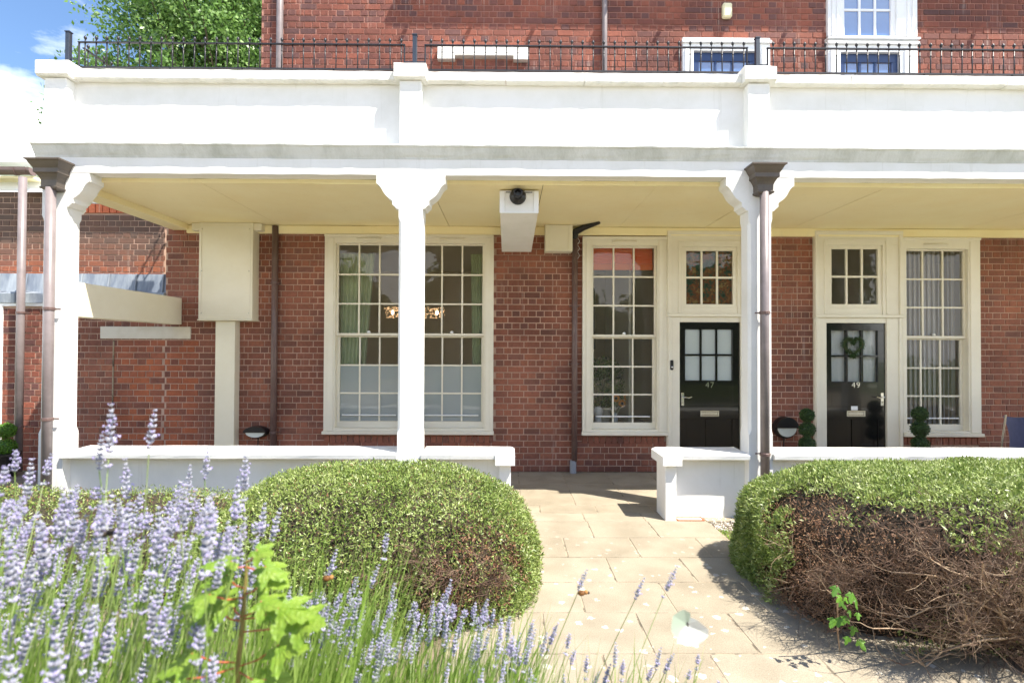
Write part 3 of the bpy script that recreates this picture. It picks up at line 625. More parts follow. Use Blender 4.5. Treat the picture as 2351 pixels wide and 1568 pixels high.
# upper windows (seen between the railings)
def up_window(op, gx0, gx1, gz0, gz1, big):
    x0, x1, z0, z1 = op; y0 = YW-0.05
    mb = MB(); mb.box(x0, x1, y0, YW+0.1, gz1+0.02, (z1 if not big else gz1+0.25), 0.004); mb.box(x0, gx0, y0, YW+0.1, 3.6, gz1+0.02, 0.004); mb.box(gx1, x1, y0, YW+0.1, 3.6, gz1+0.02, 0.004)
    mb.box(x0+0.03, gx0-0.05, y0-0.02, y0+0.003, 3.6, gz1+0.05, 0.004); mb.box(gx1+0.05, x1-0.03, y0-0.02, y0+0.003, 3.6, gz1+0.05, 0.004)
    mb.box(x0-0.015, x1+0.015, y0-0.03, y0+0.003, gz1+0.12, gz1+0.16, 0.006)
    wnd = mb.build('window', M['white'], house)
    s = MB(); n = 3; frame_boxes(s, gx0, gx1, gz0, gz1+0.02, 0.09, 0.09, 0.12, 0.05, YW+0.0, YW+0.05); grid_bars(s, gx0+0.09, gx1-0.09, gz0+0.05, gz1-0.10, 3, 2, YW+0.008, YW+0.04, 0.03)
    s.build('door_sash', M['bluedark'], wnd)
    panes(wnd, gx0+0.09, gx1-0.09, gz0+0.05, gz1-0.10, 3, 2, YW+0.024, lambda i, j: M['blueglass'])
    return wnd
ua = up_window(UA, X(1590), X(1737), 4.3, Z(125, 1665), False); ua['label'] = 'small upper doorway with dark blue frame and white surround'
ub = up_window((UB[0], UB[1], 3.6, Z(100, 2000)), X(1928), X(2065), 4.3, Z(128, 2000), True); ub['label'] = 'upper doorway with dark blue panes under a white sash window'
x0, x1 = UB[:2]; zb = Z(98, 2000)
mb = MB(); gx0, gx1 = X(1940), X(2048); gz0, gz1 = Z(91, 2000), 8.3
mb.box(x0-0.02, x1+0.02, YW-0.09, YW+0.1, zb-0.0, zb+0.03, 0.006); mb.box(x0, x1, YW-0.05, YW+0.1, 8.3, 8.6); mb.box(x0, gx0-0.06, YW-0.05, YW+0.1, zb+0.03, 8.3, 0.004); mb.box(gx1+0.06, x1, YW-0.05, YW+0.1, zb+0.03, 8.3, 0.004)
for q in (0.05, 0.12): mb.box(x0+q, x0+q+0.03, YW-0.066, YW-0.045, zb+0.03, 8.3, 0.004); mb.box(x1-q-0.03, x1-q, YW-0.066, YW-0.045, zb+0.03, 8.3, 0.004)
wn_ = mb.build('window', M['white'], house, label='tall white sash window of six blue panes at the top edge')
s = MB(); frame_boxes(s, gx0-0.06, gx1+0.06, zb+0.03, 8.3, 0.06, 0.06, 0.05, gz0-zb-0.03, YW-0.02, YW+0.03); nz_ = 5; grid_bars(s, gx0, gx1, gz0, gz0+nz_*0.41, 3, nz_, YW-0.012, YW+0.025, 0.028); s.build('sash', M['white'], wn_)
panes(wn_, gx0, gx1, gz0, gz0+nz_*0.41, 3, nz_, YW+0.008, lambda i, j: M['blueglass'])
# stone lintel on upper wall with dark opening
mb = MB(); a, b = X(1002), X(1209); zt, zl = Z(113, 1100), Z(136, 1100)
mb.box(a, b, YW-0.09, YW+0.02, zl, zt, 0.008); mb.box(a, a+0.24, YW-0.089, YW+0.02, zl-0.05, zl+0.02, 0.004); mb.box(b-0.2, b, YW-0.089, YW+0.02, zl-0.05, zl+0.02, 0.004)
tag(mb.build('stone_lintel', M['coping'], house), 'short white painted lintel in the upper brickwork')
tag(MB().box(X(1656), X(1677), YW-0.09, YW-0.012, Z(48, 1666), Z(15, 1666), 0.018).build('alarm_box', mat('cream_alarm_plastic', (0.78, 0.74, 0.50), 0.4)), 'cream rounded alarm box high on the upper brick wall', 'alarm box')

# ------------------------------------------------------------------ things behind the glass
def curtain(x0t, x1t, x0b, x1b, z0, z1, y, label):
    n, m_ = 60, 14; mb = MB(); vs = []
    for j in range(m_+1):
        f = j/m_; z = z1+(z0-z1)*f; a = x0t+(x0b-x0t)*f; b = x1t+(x1b-x1t)*f
        for i in range(n+1):
            u = i/n; vs.append((a+(b-a)*u, y+0.035*math.sin(u*math.pi*2*7+0.6*math.sin(f*2))*(0.5+0.5*f), z))
    fs = [(j*(n+1)+i, j*(n+1)+i+1, (j+1)*(n+1)+i+1, (j+1)*(n+1)+i) for j in range(m_) for i in range(n)]
    mb.add(vs, fs); o = mb.build('curtain', M['curtain'], None, smooth=True); return tag(o, label, 'curtain', 'green curtains at the double window')
curtain(X(772), X(853), X(772), X(820), 0.55, 3.05, YW+0.16, 'sage green curtain drawn to the left side of the double window')
curtain(X(1078), X(1109), X(1085), X(1112), 0.55, 3.05, YW+0.16, 'sage green curtain drawn to the right side of the double window')
ch = thing('chandelier', (-1.35, 9.2, 3.3), 'lit glass bead ceiling light hanging inside the double window', 'ceiling light')
bulbm = bpy.data.materials.new('lit_bulb'); bulbm.use_nodes = True; bb = bulbm.node_tree.nodes['Principled BSDF']; bb.inputs['Emission Color'].default_value = (1, 0.85, 0.62, 1); bb.inputs['Emission Strength'].default_value = 9
beadm = bpy.data.materials.new('amber_glass_bead'); beadm.use_nodes = True; bb = beadm.node_tree.nodes['Principled BSDF']; bb.inputs['Base Color'].default_value = (0.8, 0.45, 0.2, 1); bb.inputs['Roughness'].default_value = 0.1; bb.inputs['Emission Color'].default_value = (1, 0.6, 0.3, 1); bb.inputs['Emission Strength'].default_value = 0.6
zc = AZ(719, 9.2, 950); xa, xb = AX(884, 9.2), AX(1020, 9.2)
MB().box(xa, xb, 9.15, 9.25, zc+0.13, zc+0.16).tube([((xa+xb)/2, 9.2, zc+0.15), ((xa+xb)/2, 9.2, 3.3)], 0.012).build('bar', M['black'], ch)
for i in range(4):
    x = xa+0.13+(xb-xa-0.26)*i/3; MB().ball((x, 9.2, zc+0.01), 0.024, 8, 6, sc=(.8, .8, 1.5)).build('bulb', bulbm, ch, smooth=True)
mb = MB()
for i in range(260):
    x = R.uniform(xa, xb); yy = 9.2+R.choice((-0.1, 0.1))+R.uniform(-.01, .01); mb.ball((x, yy, zc+R.uniform(-0.09, 0.1)), 0.009, 4, 3)
o = mb.build('bead_shade', beadm, ch); o['kind'] = 'stuff'
# orange pleated blind
mb = MB(); a, b = X(1360), X(1504); zt, zb_ = Z(562, 1430), Z(603, 1430)
n = 22
prof = [(YW+0.13+(0.010 if i % 2 else -0.004), zt+(zb_-zt)*i/n) for i in range(n+1)]; prof += [(p[0]+0.006, p[1]) for p in reversed(prof)]
mb.extr(prof, a, b); mb.box(a, b, YW+0.128, YW+0.15, Z(617, 1430), zb_-0.002)
tag(mb.build('window_blind', M['orange']), 'orange pleated blind half rolled up in the single window', 'blind')
# window table, plant, sunflowers and ornaments
mb = MB(); 
pl = thing('house_plant', (X(1395), 7.9, 0.75), 'leafy green plant seen low behind the window with the orange blind', 'plant')
P = NR.normal(size=(2600, 3)); P /= np.linalg.norm(P, axis=1)[:, None]; P *= (NR.random((2600, 1))**0.4); Nn = P.copy(); P = P*np.array([0.38, 0.2, 0.42])+np.array([X(1405), 7.95, 1.15])
V, F = leaves(P, Nn, 0.07, 0.012); quick_mesh('foliage', V, F, leaf_mat('indoor_leaf', [(0.03, 0.08, 0.02), (0.10, 0.20, 0.05), (0.2, 0.32, 0.08)]), NR.random(len(V)//4).repeat(4), pl)
MB().lathe([(0.09, 0), (0.12, 0.2), (0.13, 0.21)], (X(1405), 7.95, 0.62)).build('pot', M['render'], pl)
tb = thing('side_table', (X(1430), 8.0, 0), 'low table behind the window with the orange blind', 'table')
MB().box(X(1355), X(1505), 7.7, 8.3, 0.58, 0.615).build('tabletop', M['roomfloor'], tb)
for sx in (X(1358), X(1502)):
    for sy in (7.73, 8.27): MB().box(sx-0.02, sx+0.02, sy-0.02, sy+0.02, 0, 0.58).build('leg', M['roomfloor'], tb)
sf = thing('sunflowers', (X(1428), 7.75, 0.62), 'small bunch of orange sunflowers in a vase in the window', 'flowers')
ym = mat('sunflower_petals', (0.75, 0.27, 0.03), 0.7)
for i, (px, py) in enumerate(((1414, 914), (1440, 912), (1428, 926))):
    c = at(px, py, 7.72); mb = MB()
    for k in range(12):
        t = k*math.pi/6; d = Vector((math.cos(t), -0.2, math.sin(t))); s_ = Vector((-math.sin(t), 0, math.cos(t)))*0.013
        mb.add([c+d*0.018, c+d*0.04+s_, c+d*0.065, c+d*0.04-s_], [(0, 1, 2, 3)])
    fl = mb.build('flower_head', ym, sf); MB().ball(c, 0.02, 8, 5, sc=(1, .4, 1)).build('seed_disc', M['black'], fl)
    MB().tube([c, (X(1428), 7.75, 0.72)], 0.005, 5).build('stem', M['curtain'], sf)
MB().lathe([(0.03, 0), (0.045, 0.05), (0.03, 0.12), (0.035, 0.14)], (X(1428), 7.75, 0.62)).build('vase', M['white'], sf, smooth=True)
mb = MB(); c = at(1373, 955, 7.6); mb.ball(c+Vector((0, 0, 0.06)), 0.075, 12, 8); mb.lathe([(0.06, -0.16), (0.05, -0.06), (0.045, 0)], c); tag(mb.build('ornament', M['white'], None, smooth=True), 'round white ornament standing low in the left of the window with the orange blind', 'ornament')
pc = thing('wall_picture', (X(1370)*1.1, 8.6, 1.6), 'dark tall framed picture inside the window with the orange blind', 'picture')
MB().box(X(1352)*1.12, X(1385)*1.12, 8.9, 8.94, 1.7, 2.75, 0.01).build('frame', M['black'], pc); MB().box(X(1358)*1.12, X(1379)*1.12, 8.885, 8.9, 1.76, 2.69).build('print', M['roomfloor'], pc)
MB().box(1.75, 1.78, 7.56, 9.4, 0, 3.29).build('room_partition', M['ceil'], house)
# vertical blind
vb = thing('vertical_blind', (X(2140), YW+0.2, 0.5), 'pale grey vertical blind of turned slats behind the rightmost window', 'blind')
mb0 = MB(); mb0.box(-0.044, 0.044, -0.0008, 0.0008, 0, 2.58); proto = mb0.build('slat', M['vblind'], vb, pivot=(0, 0, 0)); 
xs = X(2066)
nsl = 14
for i in range(nsl):
    s_ = proto if i == 0 else proto.copy()
    if i: C.objects.link(s_); s_.parent = vb
    s_.location = Vector((X(2072)+(X(2216)-X(2072))*i/(nsl-1), YW+0.2, 0.55))-ORG[vb.name]; s_.rotation_euler.z = math.radians(35+R.uniform(-12, 12))
MB().box(X(2068), X(2218), YW+0.18, YW+0.22, 3.13, 3.16).build('headrail', M['white'], vb)
# net curtain behind door 49 and its transom
n, mb = 60, MB(); vs = []
for z in (Z(880, 1960), Z(755, 1960)):
    for i in range(n+1): u = i/n; vs.append((X(1904)+(X(2016)-X(1904))*u, YW+0.05+0.008*math.sin(u*38+math.sin(u*9)*2), z))
mb.add(vs, [(i, i+1, n+2+i, n+1+i) for i in range(n)]); tag(mb.build('net_curtain', M['net'], None, smooth=True), 'white net curtain behind the panes of door 49', 'curtain')

# ------------------------------------------------------------------ outbuilding behind the left end
YB = 7.90
an = thing('outbuilding', (-7, YB, 0), 'older brick outbuilding with sooty top courses at the left', 'building')
xs0 = AX(104, YB)
wall_slab(an, 'mortar_bed', -9.6, xs0, 2.2, AZ(441, YB, 60), YB, 0.2, [], M['mortar'])
wall_slab(an, 'mortar_bed', xs0, XL*1.09, 2.2, AZ(470, YB, 280), YB, 0.2, [], M['mortar'])
ab = brick_rows(-9.4, xs0, 2.4, AZ(441, YB, 60), [])+brick_rows(xs0, XL*1.09, 2.4, AZ(490, YB, 280), [])
ab.sort(key=lambda b: -((b[1]-b[0])*(1 if b[2] > 2.65 else 0.3)-0.2*(b[0] < -9.2)))
mb = MB()
for i, b in enumerate(ab):
    if i < 240: m1 = MB(); brick_geo(m1, b, YB, 0.5); m1.build('brick', M['annex_o'], an)
    else: brick_geo(mb, b, YB, R.random())
o = mb.build('brick_courses', M['annex_s'], an, tones=True); o['kind'] = 'stuff'
hm = brick_mat('orange_header', [(0.55, 0.15, 0.07), (0.62, 0.18, 0.09)], 'object')
x = xs0; zt = AZ(470, YB, 280)
while x < XL*1.09-0.05:
    m1 = MB(); brick_geo(m1, (x+0.005, x+0.1, zt-0.13, zt), YB-0.02, 0.5); m1.build('header_brick', hm, an); x += 0.105
MB().box(xs0, XL*1.05, YB-0.03, YB+0.2, zt+0.005, zt+0.13, 0.005).build('fascia_board', M['white'], an)
MB().extr([(YB-0.2, zt+0.14), (YB-0.2, zt+0.17), (YB+3.5, zt+1.2), (YB+3.5, zt+1.15)], xs0-0.3, XL*1.05).build('roof_edge', M['white'], an)
za = AZ(441, YB, 60)
MB().box(-9.6, xs0, YB-0.06, YB-0.03, za, za+0.15, 0.004).build('fascia_board', M['white'], an)
MB().box(-9.6, xs0, YB-0.24, YB-0.0605, za+0.13, za+0.16).build('eaves_board', M['cream'], an)
MB().extr([(YB-0.32, za+0.34), (YB-0.32, za+0.36), (YB+3.5, za+1.3), (YB+3.5, za+1.25)], -9.6, xs0+0.02).build('roof_edge', M['white'], an)
mb = MB(); pr = [(YB-0.26+0.065*math.cos(t), za+0.26+0.09*math.sin(t)-0.0) for t in np.linspace(math.pi, 2*math.pi, 9)]; pr += [(YB-0.26+0.055, za+0.26), (YB-0.26-0.055, za+0.26)]
pr = [(y_, z_ if z_ < za+0.26 else za+0.27) for y_, z_ in pr]; mb.extr(pr, -9.6, xs0-0.05); 
for q in (AX(30, YB-.26), AX(66, YB-.26)): mb.extr([(y_+(-0.008 if y_ < YB-.26 else 0.008), z_-0.008) for y_, z_ in pr], q-0.02, q+0.02)
mb.build('gutter', M['pipe'], an)
# lead ledge between the two wall planes
n = 9; xx = np.linspace(-8.4, XL-0.002, n+1); 
for i in range(n):
    MB().extr([(YB-0.012, 2.80), (YB-0.02, 2.80), (YB-0.07, 2.47), (YW-0.02, 2.46), (YW-0.045, 2.44), (YW-0.045, 2.31), (YW-0.03, 2.31), (YW-0.01, 2.42), (YB-0.012, 2.42)], xx[i]+0.004, xx[i+1]-0.001, 4, 0.004).build('lead_sheet', M['lead'], an)
    MB().tube([(xx[i], YB-0.03, 2.80), (xx[i], YB-0.08, 2.49), (xx[i], YW-0.03, 2.475), (xx[i], YW-0.052, 2.44), (xx[i], YW-0.052, 2.32)], 0.013, 6).build('lead_roll', M['lead'], an)
MB().box(-8.4, XL-0.002, YW-0.03, YW+0.1, 2.265, 2.308, 0.004).build('trim_board', M['white'], an)
MB().box(-8.4, XL-0.004, YW+0.1, YB, 2.2, 2.3).build('ledge_fill', M['mortar'], an)
# concrete band under the tie beam
tag(MB().box(X(232), X(439), YW-0.022, YW+0.02, Z(778, 340), Z(750, 340), 0.004).build('lintel', M['render'], house), 'long pale cement lintel in the left brick wall')
MB().tube([(X(262), YW-0.01, Z(782, 262)), (X(261), YW-0.01, 0.3)], 0.010, 6).build('lead_cable', M['joint'], house)
tag(MB().box(-8.6, X(8), YW-0.06, YW+0.0, 0.02, 2.26, 0.006).build('side_door_frame', M['white'], house), 'white door frame at the left edge of the picture')

# ------------------------------------------------------------------ veranda
ver = thing('veranda', (0, 5.3, 0), 'white painted veranda with chamfered columns, bracketed beam and deep parapet', 'veranda')
YF, YBK = 5.24, 5.43; CW = 0.24; PIT = 3.52
CX = [-4.65, -1.10, 2.42, 5.94, 9.46]
ZB = 3.445
def column(mb, x0, x1, y0, y1, z0, z1, c=0.026, cz0=0.85, cz1=3.02):
    rings = []
    for z, k in ((z0, 0.001), (cz0, 0.001), (cz0+0.05, c), (cz1-0.05, c), (cz1, 0.001), (z1, 0.001)):
        rings.append([(x0+k, y0, z), (x1-k, y0, z), (x1, y0+k, z), (x1, y1-k, z), (x1-k, y1, z), (x0+k, y1, z), (x0, y1-k, z), (x0, y0+k, z)])
    vs = [p for r in rings for p in r]
    fs = [(i*8+j, i*8+(j+1) % 8, i*8+8+(j+1) % 8, i*8+8+j) for i in range(5) for j in range(8)]
    fs += [tuple(range(7, -1, -1)), tuple(range(40, 48))]; mb.add(vs, fs)
BP = [(.225, 0), (.225, -.085), (.205, -.098), (.185, -.118), (.168, -.148), (.150, -.182), (.125, -.212), (.095, -.236), (.072, -.252), (.064, -.262), (.064, -.300), (.052, -.306), (.034, -.322), (.022, -.338), (0.0, -.342)]
for i, cx in enumerate(CX):
    mb = MB(); column(mb, cx, cx+CW, YF, YBK, -0.03, ZB-0.0); mb.build('column', M['plaster'], ver)
    for s_ in (-1, 1):
        if i == 0 and s_ < 0: continue
        e = cx+CW if s_ > 0 else cx
        pts = [(e-s_*0.012, ZB+0.0)]+[(e+s_*a, ZB+b) for a, b in BP[:-1]]+[(e-s_*0.012, ZB-.342)]
        if s_ > 0: pts = pts[::-1]
        MB().prismy(pts if s_ < 0 else pts, YF+0.001, YBK-0.001).build('bracket', M['plaster'], ver)
# bracket that follows the left return beam
pts = [(YBK-0.012, ZB-0.03)]+[(YBK+a*0.9, ZB-0.03+b) for a, b in BP[:-1]]+[(YBK-0.012, ZB-0.372)]
MB().extr(pts, CX[0]+0.001, CX[0]+CW-0.001, axis='x').build('bracket', M['plaster'], ver)
XR = 11.3; X0 = CX[0]
MB().extr([(YF, ZB), (YF, 3.62), (5.46, 3.62), (5.46, 3.5), (YBK-0.03, 3.45), (YBK-0.03, ZB)], X0, XR, 120, 0.0022).build('beam', M['plaster'], ver)
cor = [(YF+0.1, 3.60), (YF-0.002, 3.60), (YF-0.008, 3.618), (YF-0.022, 3.64), (YF-0.035, 3.665), (YF-0.052, 3.70), (YF-0.068, 3.715), (YF-0.068, 3.728), (YF+0.02, 3.765), (YF+0.1, 3.765)]
MB().extr(cor, X0-0.075, XR, 130, 0.0018).build('cornice', M['cornice'], ver)
MB().extr([(X0-0.07, 3.728), (X0-0.055, 3.69), (X0-0.02, 3.64), (X0-0.001, 3.60), (X0+0.1, 3.60), (X0+0.1, 3.765), (X0+0.02, 3.765)], YF+0.005, YW-0.2, 4, axis='y').build('side_cornice', M['cornice'], ver)
YP = YF+0.11
MB().extr([(YP, 3.76), (YP-0.002, 4.0), (YP, 4.41), (YP+0.2, 4.41), (YP+0.2, 3.76)], X0+0.02, XR, 60, 0.002).build('parapet', M['plaster'], ver)
MB().box(X0+0.01, X0+0.2, YP+0.2, YW-0.02, 3.62, 4.41).build('side_parapet', M['plaster'], ver)
MB().box(X0-0.05, X0+0.26, YP+0.2, YW-0.02, 4.41, 4.51, 0.008).build('side_coping', M['coping'], ver)
for cx in CX:
    MB().box(cx, cx+CW-0.02, YF, YP+0.1, 3.755, 4.40, 0.006).build('parapet_pier', M['plaster'], ver)
    MB().extr([(YF-0.028, 4.405), (YF-0.045, 4.42), (YF-0.045, 4.545), (YF-0.03, 4.56), (YP+0.24, 4.565), (YP+0.24, 4.40)], cx-0.05, cx+CW+0.03, 3, 0.003).build('pier_cap', M['coping'], ver)
for i in range(len(CX)-1):
    a, b = CX[i]+CW+0.03, CX[i+1]-0.05
    if i == 0: pass
    n = 4
    for k in range(n):
        xa_, xb_ = a+(b-a)*k/n+(0.002 if k else 0), a+(b-a)*(k+1)/n-0.002
        MB().extr([(YP-0.075, 4.412+R.uniform(-.004, .004)), (YP-0.082, 4.42), (YP-0.082+R.uniform(-.004, .004), 4.495), (YP-0.07, 4.51), (YP+0.25, 4.515), (YP+0.25, 4.412)], xa_, xb_, 10, 0.0025).build('coping_stone', M['coping'], ver)
# soffit: sheets with joints, edge strip, roof deck
px_ = [-4.41, -3.17, -2.0, -.82, .36, 1.54, 2.74, 3.94, 5.14, 6.34, 7.54, 8.74, 9.94, 11.3]
for i in range(len(px_)-1):
    dz = R.uniform(-0.003, 0.003); MB().box(px_[i]+0.003, px_[i+1]-0.003, 5.40+0.0, 7.27, 3.40+dz, 3.415+dz).build('soffit_panel', M['cream'], ver)
MB().extr([(5.398, 3.405), (5.398, 3.444), (5.43, 3.444), (5.43, 3.42)], -4.41, XR, 40, 0.001).build('soffit_trim', M['cream'], ver)
MB().box(-4.45, XR, 5.44, 7.28, 3.42, 3.60).build('roof_deck', mat('roofing_felt', (0.10, 0.10, 0.10), 0.9), ver)
MB().box(X0+0.003, X0+CW-0.003, YBK-0.01, YW-0.01, 3.33, 3.62, 0.004).build('return_beam', M['cream'], ver)
bz = Z(541)
MB().box(X(430), XR, YW-0.055, YW-0.005, bz+0.0, 3.395, 0.004).build('wall_plate', M['cream'], ver)
# tie beam from corner column to the wall
tag(MB().box(X0-0.01, X0+0.155, YBK-0.005, YW-0.04, 2.02, 2.385, 0.006).build('tie_beam', M['box'], ver), 'pale cement tie beam running from the corner column to the wall')

# low walls
def low_wall(label, segs, ends, loc):
    t = thing('low_wall', loc, label, 'wall', 'low white walls between the columns')
    for a, b in segs:
        MB().extr([(5.335, -0.03), (5.335, 0.612), (5.52, 0.612), (5.52, -0.03)], a, b, max(2, int((b-a)*6)), 0.0015).build('panel', M['plaster'], t)
        MB().extr([(5.215, 0.605), (5.205, 0.613), (5.20, 0.652), (5.215, 0.664), (5.59, 0.668), (5.60, 0.66), (5.60, 0.605)], a, b, max(2, int((b-a)*6)), 0.002).build('coping', M['plaster'], t)
    for (a, b, s_) in ends:
        MB().box(a, b, 5.235, 5.54, -0.03, 0.5545, 0.006).build('end_pier', M['plaster'], t)
        ca, cb = a-0.04, b+0.04; e = ca if s_ < 0 else cb; o_ = cb if s_ < 0 else ca; c_ = 0.05*s_
        low = [(ca, 5.175), (cb, 5.175), (cb, 5.60), (ca, 5.60)]; k_ = [(1, 0), (0, 1)]
        vs = []
        for z, ch in ((0.555, 0.0), (0.575, 0.0), (0.645, 0.0), (0.668, 0.035)):
            x0_, x1_ = ca+(ch if s_ < 0 else 0), cb-(ch if s_ > 0 else 0); y0_, y1_ = 5.175+ch*0.6, 5.60-ch*0.6
            vs += [(x0_+.001, y0_, z), (x1_-.001, y0_, z), (x1_, y0_+.001, z), (x1_, y1_, z), (x0_, y1_, z), (x0_, y0_+.001, z)]
        fs = [(i*6+j, i*6+(j+1) % 6, i*6+6+(j+1) % 6, i*6+6+j) for i in range(3) for j in range(6)]+[tuple(range(5, -1, -1)), tuple(range(18, 24))]
        MB().add(vs, fs).build('pier_cap', M['plaster'], t)
    return t
low_wall('white low wall left of the entrance, ending in a small capped pier', [(CX[0]+CW, CX[1]-0.001), (CX[1]+CW+0.001, -0.082)], [(-0.08, 0.035, 1)], (-2.2, 5.4, 0))
low_wall('short white low wall right of the entrance, between its capped end pier and the downpipe column', [(1.692, CX[2]-0.001)], [(1.578, 1.69, -1)], (2.0, 5.4, 0))
low_wall('long white low wall running behind the right hedge', [(CX[2]+CW+0.001, CX[3]-0.001), (CX[3]+CW+0.001, CX[4]-0.001)], [], (4.3, 5.4, 0))

# ------------------------------------------------------------------ railings on the parapet
YR = YP+0.08
bal = MB(); bal.tube([(0, 0, 0.0), (0, 0, 0.27)], 0.0065, 6); bal.lathe([(0.0065, 0.262), (0.011, 0.268), (0.007, 0.274), (0.006, 0.292), (0.012, 0.300), (0.0155, 0.312), (0.012, 0.324), (0.005, 0.331), (0.002, 0.340)], (0, 0, 0), 8); bal.lathe([(0.007, 0.19), (0.011, 0.195), (0.007, 0.2)], (0, 0, 0), 6)
balme = None
def railing(x0, x1, label, post_left=True):
    global balme
    t = thing('iron_railing', ((x0+x1)/2, YR, 4.52), label, 'railing', 'black iron railings along the parapet')
    MB().box(x0, x1, YR-0.012, YR+0.012, 4.862, 4.872).build('top_rail', M['iron'], t); MB().box(x0, x1, YR-0.014, YR+0.014, 4.60, 4.612).build('bottom_rail', M['iron'], t)
    MB().tube([(x0+0.008, YR, 4.6), (x0+0.008, YR, 4.87)], 0.009, 6).build('end_bar', M['iron'], t); MB().tube([(x1-0.008, YR, 4.6), (x1-0.008, YR, 4.87)], 0.009, 6).build('end_bar', M['iron'], t)
    n = int(round((x1-x0)/0.1115)); sp_ = (x1-x0)/n
    for i in range(n):
        x = x0+sp_*(i+0.62)
        if x > x1-0.03: continue
        if balme is None:
            b = bal.build('baluster', M['iron'], t, pivot=(0, 0, 0), smooth=True); balme = b
        else:
            b = balme.copy(); C.objects.link(b); b.parent = t
        b.location = Vector((x, YR+R.uniform(-.001, .001), 4.60))-ORG[t.name]; b.rotation_euler = (R.uniform(-.012, .012), R.uniform(-.012, .012), 0)
    for q in (0.28, 0.5, 0.78):
        xx = x0+(x1-x0)*q; MB().tube([(xx, YR, 4.6), (xx+0.02, YR, 4.515)], 0.008, 6).build('foot', M['iron'], t)
    return t
PX = [AX(147, YR+.0), AX(948, YR), AX(1740, YR), AX(1740, YR)+PIT, AX(1740, YR)+2*PIT]
for i, lab in enumerate(('black iron railing with ball finials above the left bay', 'black iron railing with ball finials above the entrance bay', 'black iron railing with ball finials above the right bay')):
    t = railing(PX[i]+0.10, PX[i+1]-0.10, lab)
    p = MB(); p.box(PX[i]-0.021, PX[i]+0.021, YR-0.021, YR+0.021, 4.55, 4.965, 0.002); p.box(PX[i]-0.026, PX[i]+0.026, YR-0.026, YR+0.026, 4.965, 4.975)
    p.tube([(PX[i], YR, 4.69), (PX[i]+0.1, YR, 4.69)], 0.007, 6)
    if i: p.tube([(PX[i]-0.1, YR, 4.69), (PX[i], YR, 4.69)], 0.007, 6)
    p.build('post', M['post'], t)
# side return
t = thing('iron_railing', (PX[0], 6.3, 4.52), 'black iron side railing running back to the building at the left corner', 'railing', 'black iron railings along the parapet')
for z in (4.865, 4.605): MB().box(PX[0]+0.06, PX[0]+0.085, YR+0.1, YW+0.6, z-0.005, z+0.005).build('rail', M['iron'], t)
for i in range(20):
    b = balme.copy(); C.objects.link(b); b.parent = t; b.location = Vector((PX[0]+0.072, YR+0.16+i*0.11, 4.6))-ORG[t.name]
# ------------------------------------------------------------------ pipes
def hopper_geo(cx, yb, zt):
    mb = MB(); lv = [(0, .17, .19), (-.014, .17, .19), (-.022, .155, .175), (-.06, .135, .155), (-.085, .12, .14), (-.125, .12, .14), (-.135, .105, .125), (-.165, .088, .108), (-.19, .078, .10), (-.25, .076, .098), (-.258, .086, .108), (-.272, .082, .104), (-.285, .05, .08)]
    vs = []
    for dz, hw, dp in lv: vs += [(cx-hw, yb-dp, zt+dz), (cx+hw, yb-dp, zt+dz), (cx+hw, yb, zt+dz), (cx-hw, yb, zt+dz)]
    fs = [((i+1)*4+j, (i+1)*4+(j+1) % 4, i*4+(j+1) % 4, i*4+j) for i in range(len(lv)-1) for j in range(4)]
    fs.append((0, 1, 2, 3)); fs.append(tuple(range(4*len(lv)-1, 4*len(lv)-5, -1))); mb.add(vs, fs); return mb
def downpipe(cx, yc, r, ztop, zbot, label, group, hop=None, brs=(), m='pipeshade', shoe=None, mtop=None):
    t = thing('downpipe', (cx, yc, zbot), label, 'downpipe', group)
    MB().tube([(cx, yc, zbot), (cx, yc, (zbot+ztop)/2), (cx, yc, ztop)], r, 14, caps=True).build('pipe', M[m], t, smooth=True)
    if hop: hopper_geo(cx, YF-0.002, hop).build('hopper', M['hopper'], t)
    for z in brs:
        mb = MB(); mb.lathe([(r+0.002, -0.016), (r+0.007, -0.012), (r+0.007, 0.012), (r+0.002, 0.016)], (cx, yc, z), 14); mb.tube([(cx-r-0.035, yc+r*0.9, z), (cx+r+0.035, yc+r*0.9, z)], 0.007, 6); mb.build('pipe_clip', M['pipe'], t)
    return t
downpipe(-4.50, 5.165, 0.043, 3.27, 0.02, 'grey brown downpipe with moulded hopper on the corner column', 'rainwater pipes', 3.53, (AZ(709, 5.16, 117), 1.0))
d_ = downpipe(2.545, 5.165, 0.043, 3.27, 0.40, 'grey brown downpipe with moulded hopper on the column right of the entrance', 'rainwater pipes', 3.53, (AZ(718, 5.16, 1760), AZ(1043, 5.16, 1760)))
MB().box(2.50, 2.60, 5.10, 5.225, 0.22, 0.42, 0.01).build('pipe_shoe', M['pipe'], d_)
downpipe(X(634), YW-0.06, 0.042, 3.385, 0.02, 'dark brown downpipe between the boxed casing and the double window', 'rainwater pipes', None, (Z(991, 634), 2.6), m='pipe')
d_ = downpipe(X(1318), YW-0.06, 0.039, 3.30, 0.16, 'dark brown downpipe left of the window with the orange blind', 'rainwater pipes', None, (Z(900, 1318), 2.3, 1.5), m='pipe')
MB().tube([(X(1315), YW-0.06, 0.0), (X(1315), YW-0.06, 0.17)], 0.045, 12).build('grey_shoe', mat('grey_pvc', (0.28, 0.30, 0.34), 0.5), d_)
mb = MB(); q = at(1318, 548, YW-0.06); mb.tube([q, q+Vector((0.02, -0.03, 0.09)), q+Vector((0.12, -0.10, 0.13)), q+Vector((0.30, -0.3, 0.15))], [0.045, 0.05, 0.04, 0.02], 10); mb.build('outlet_bend', M['black'], d_)
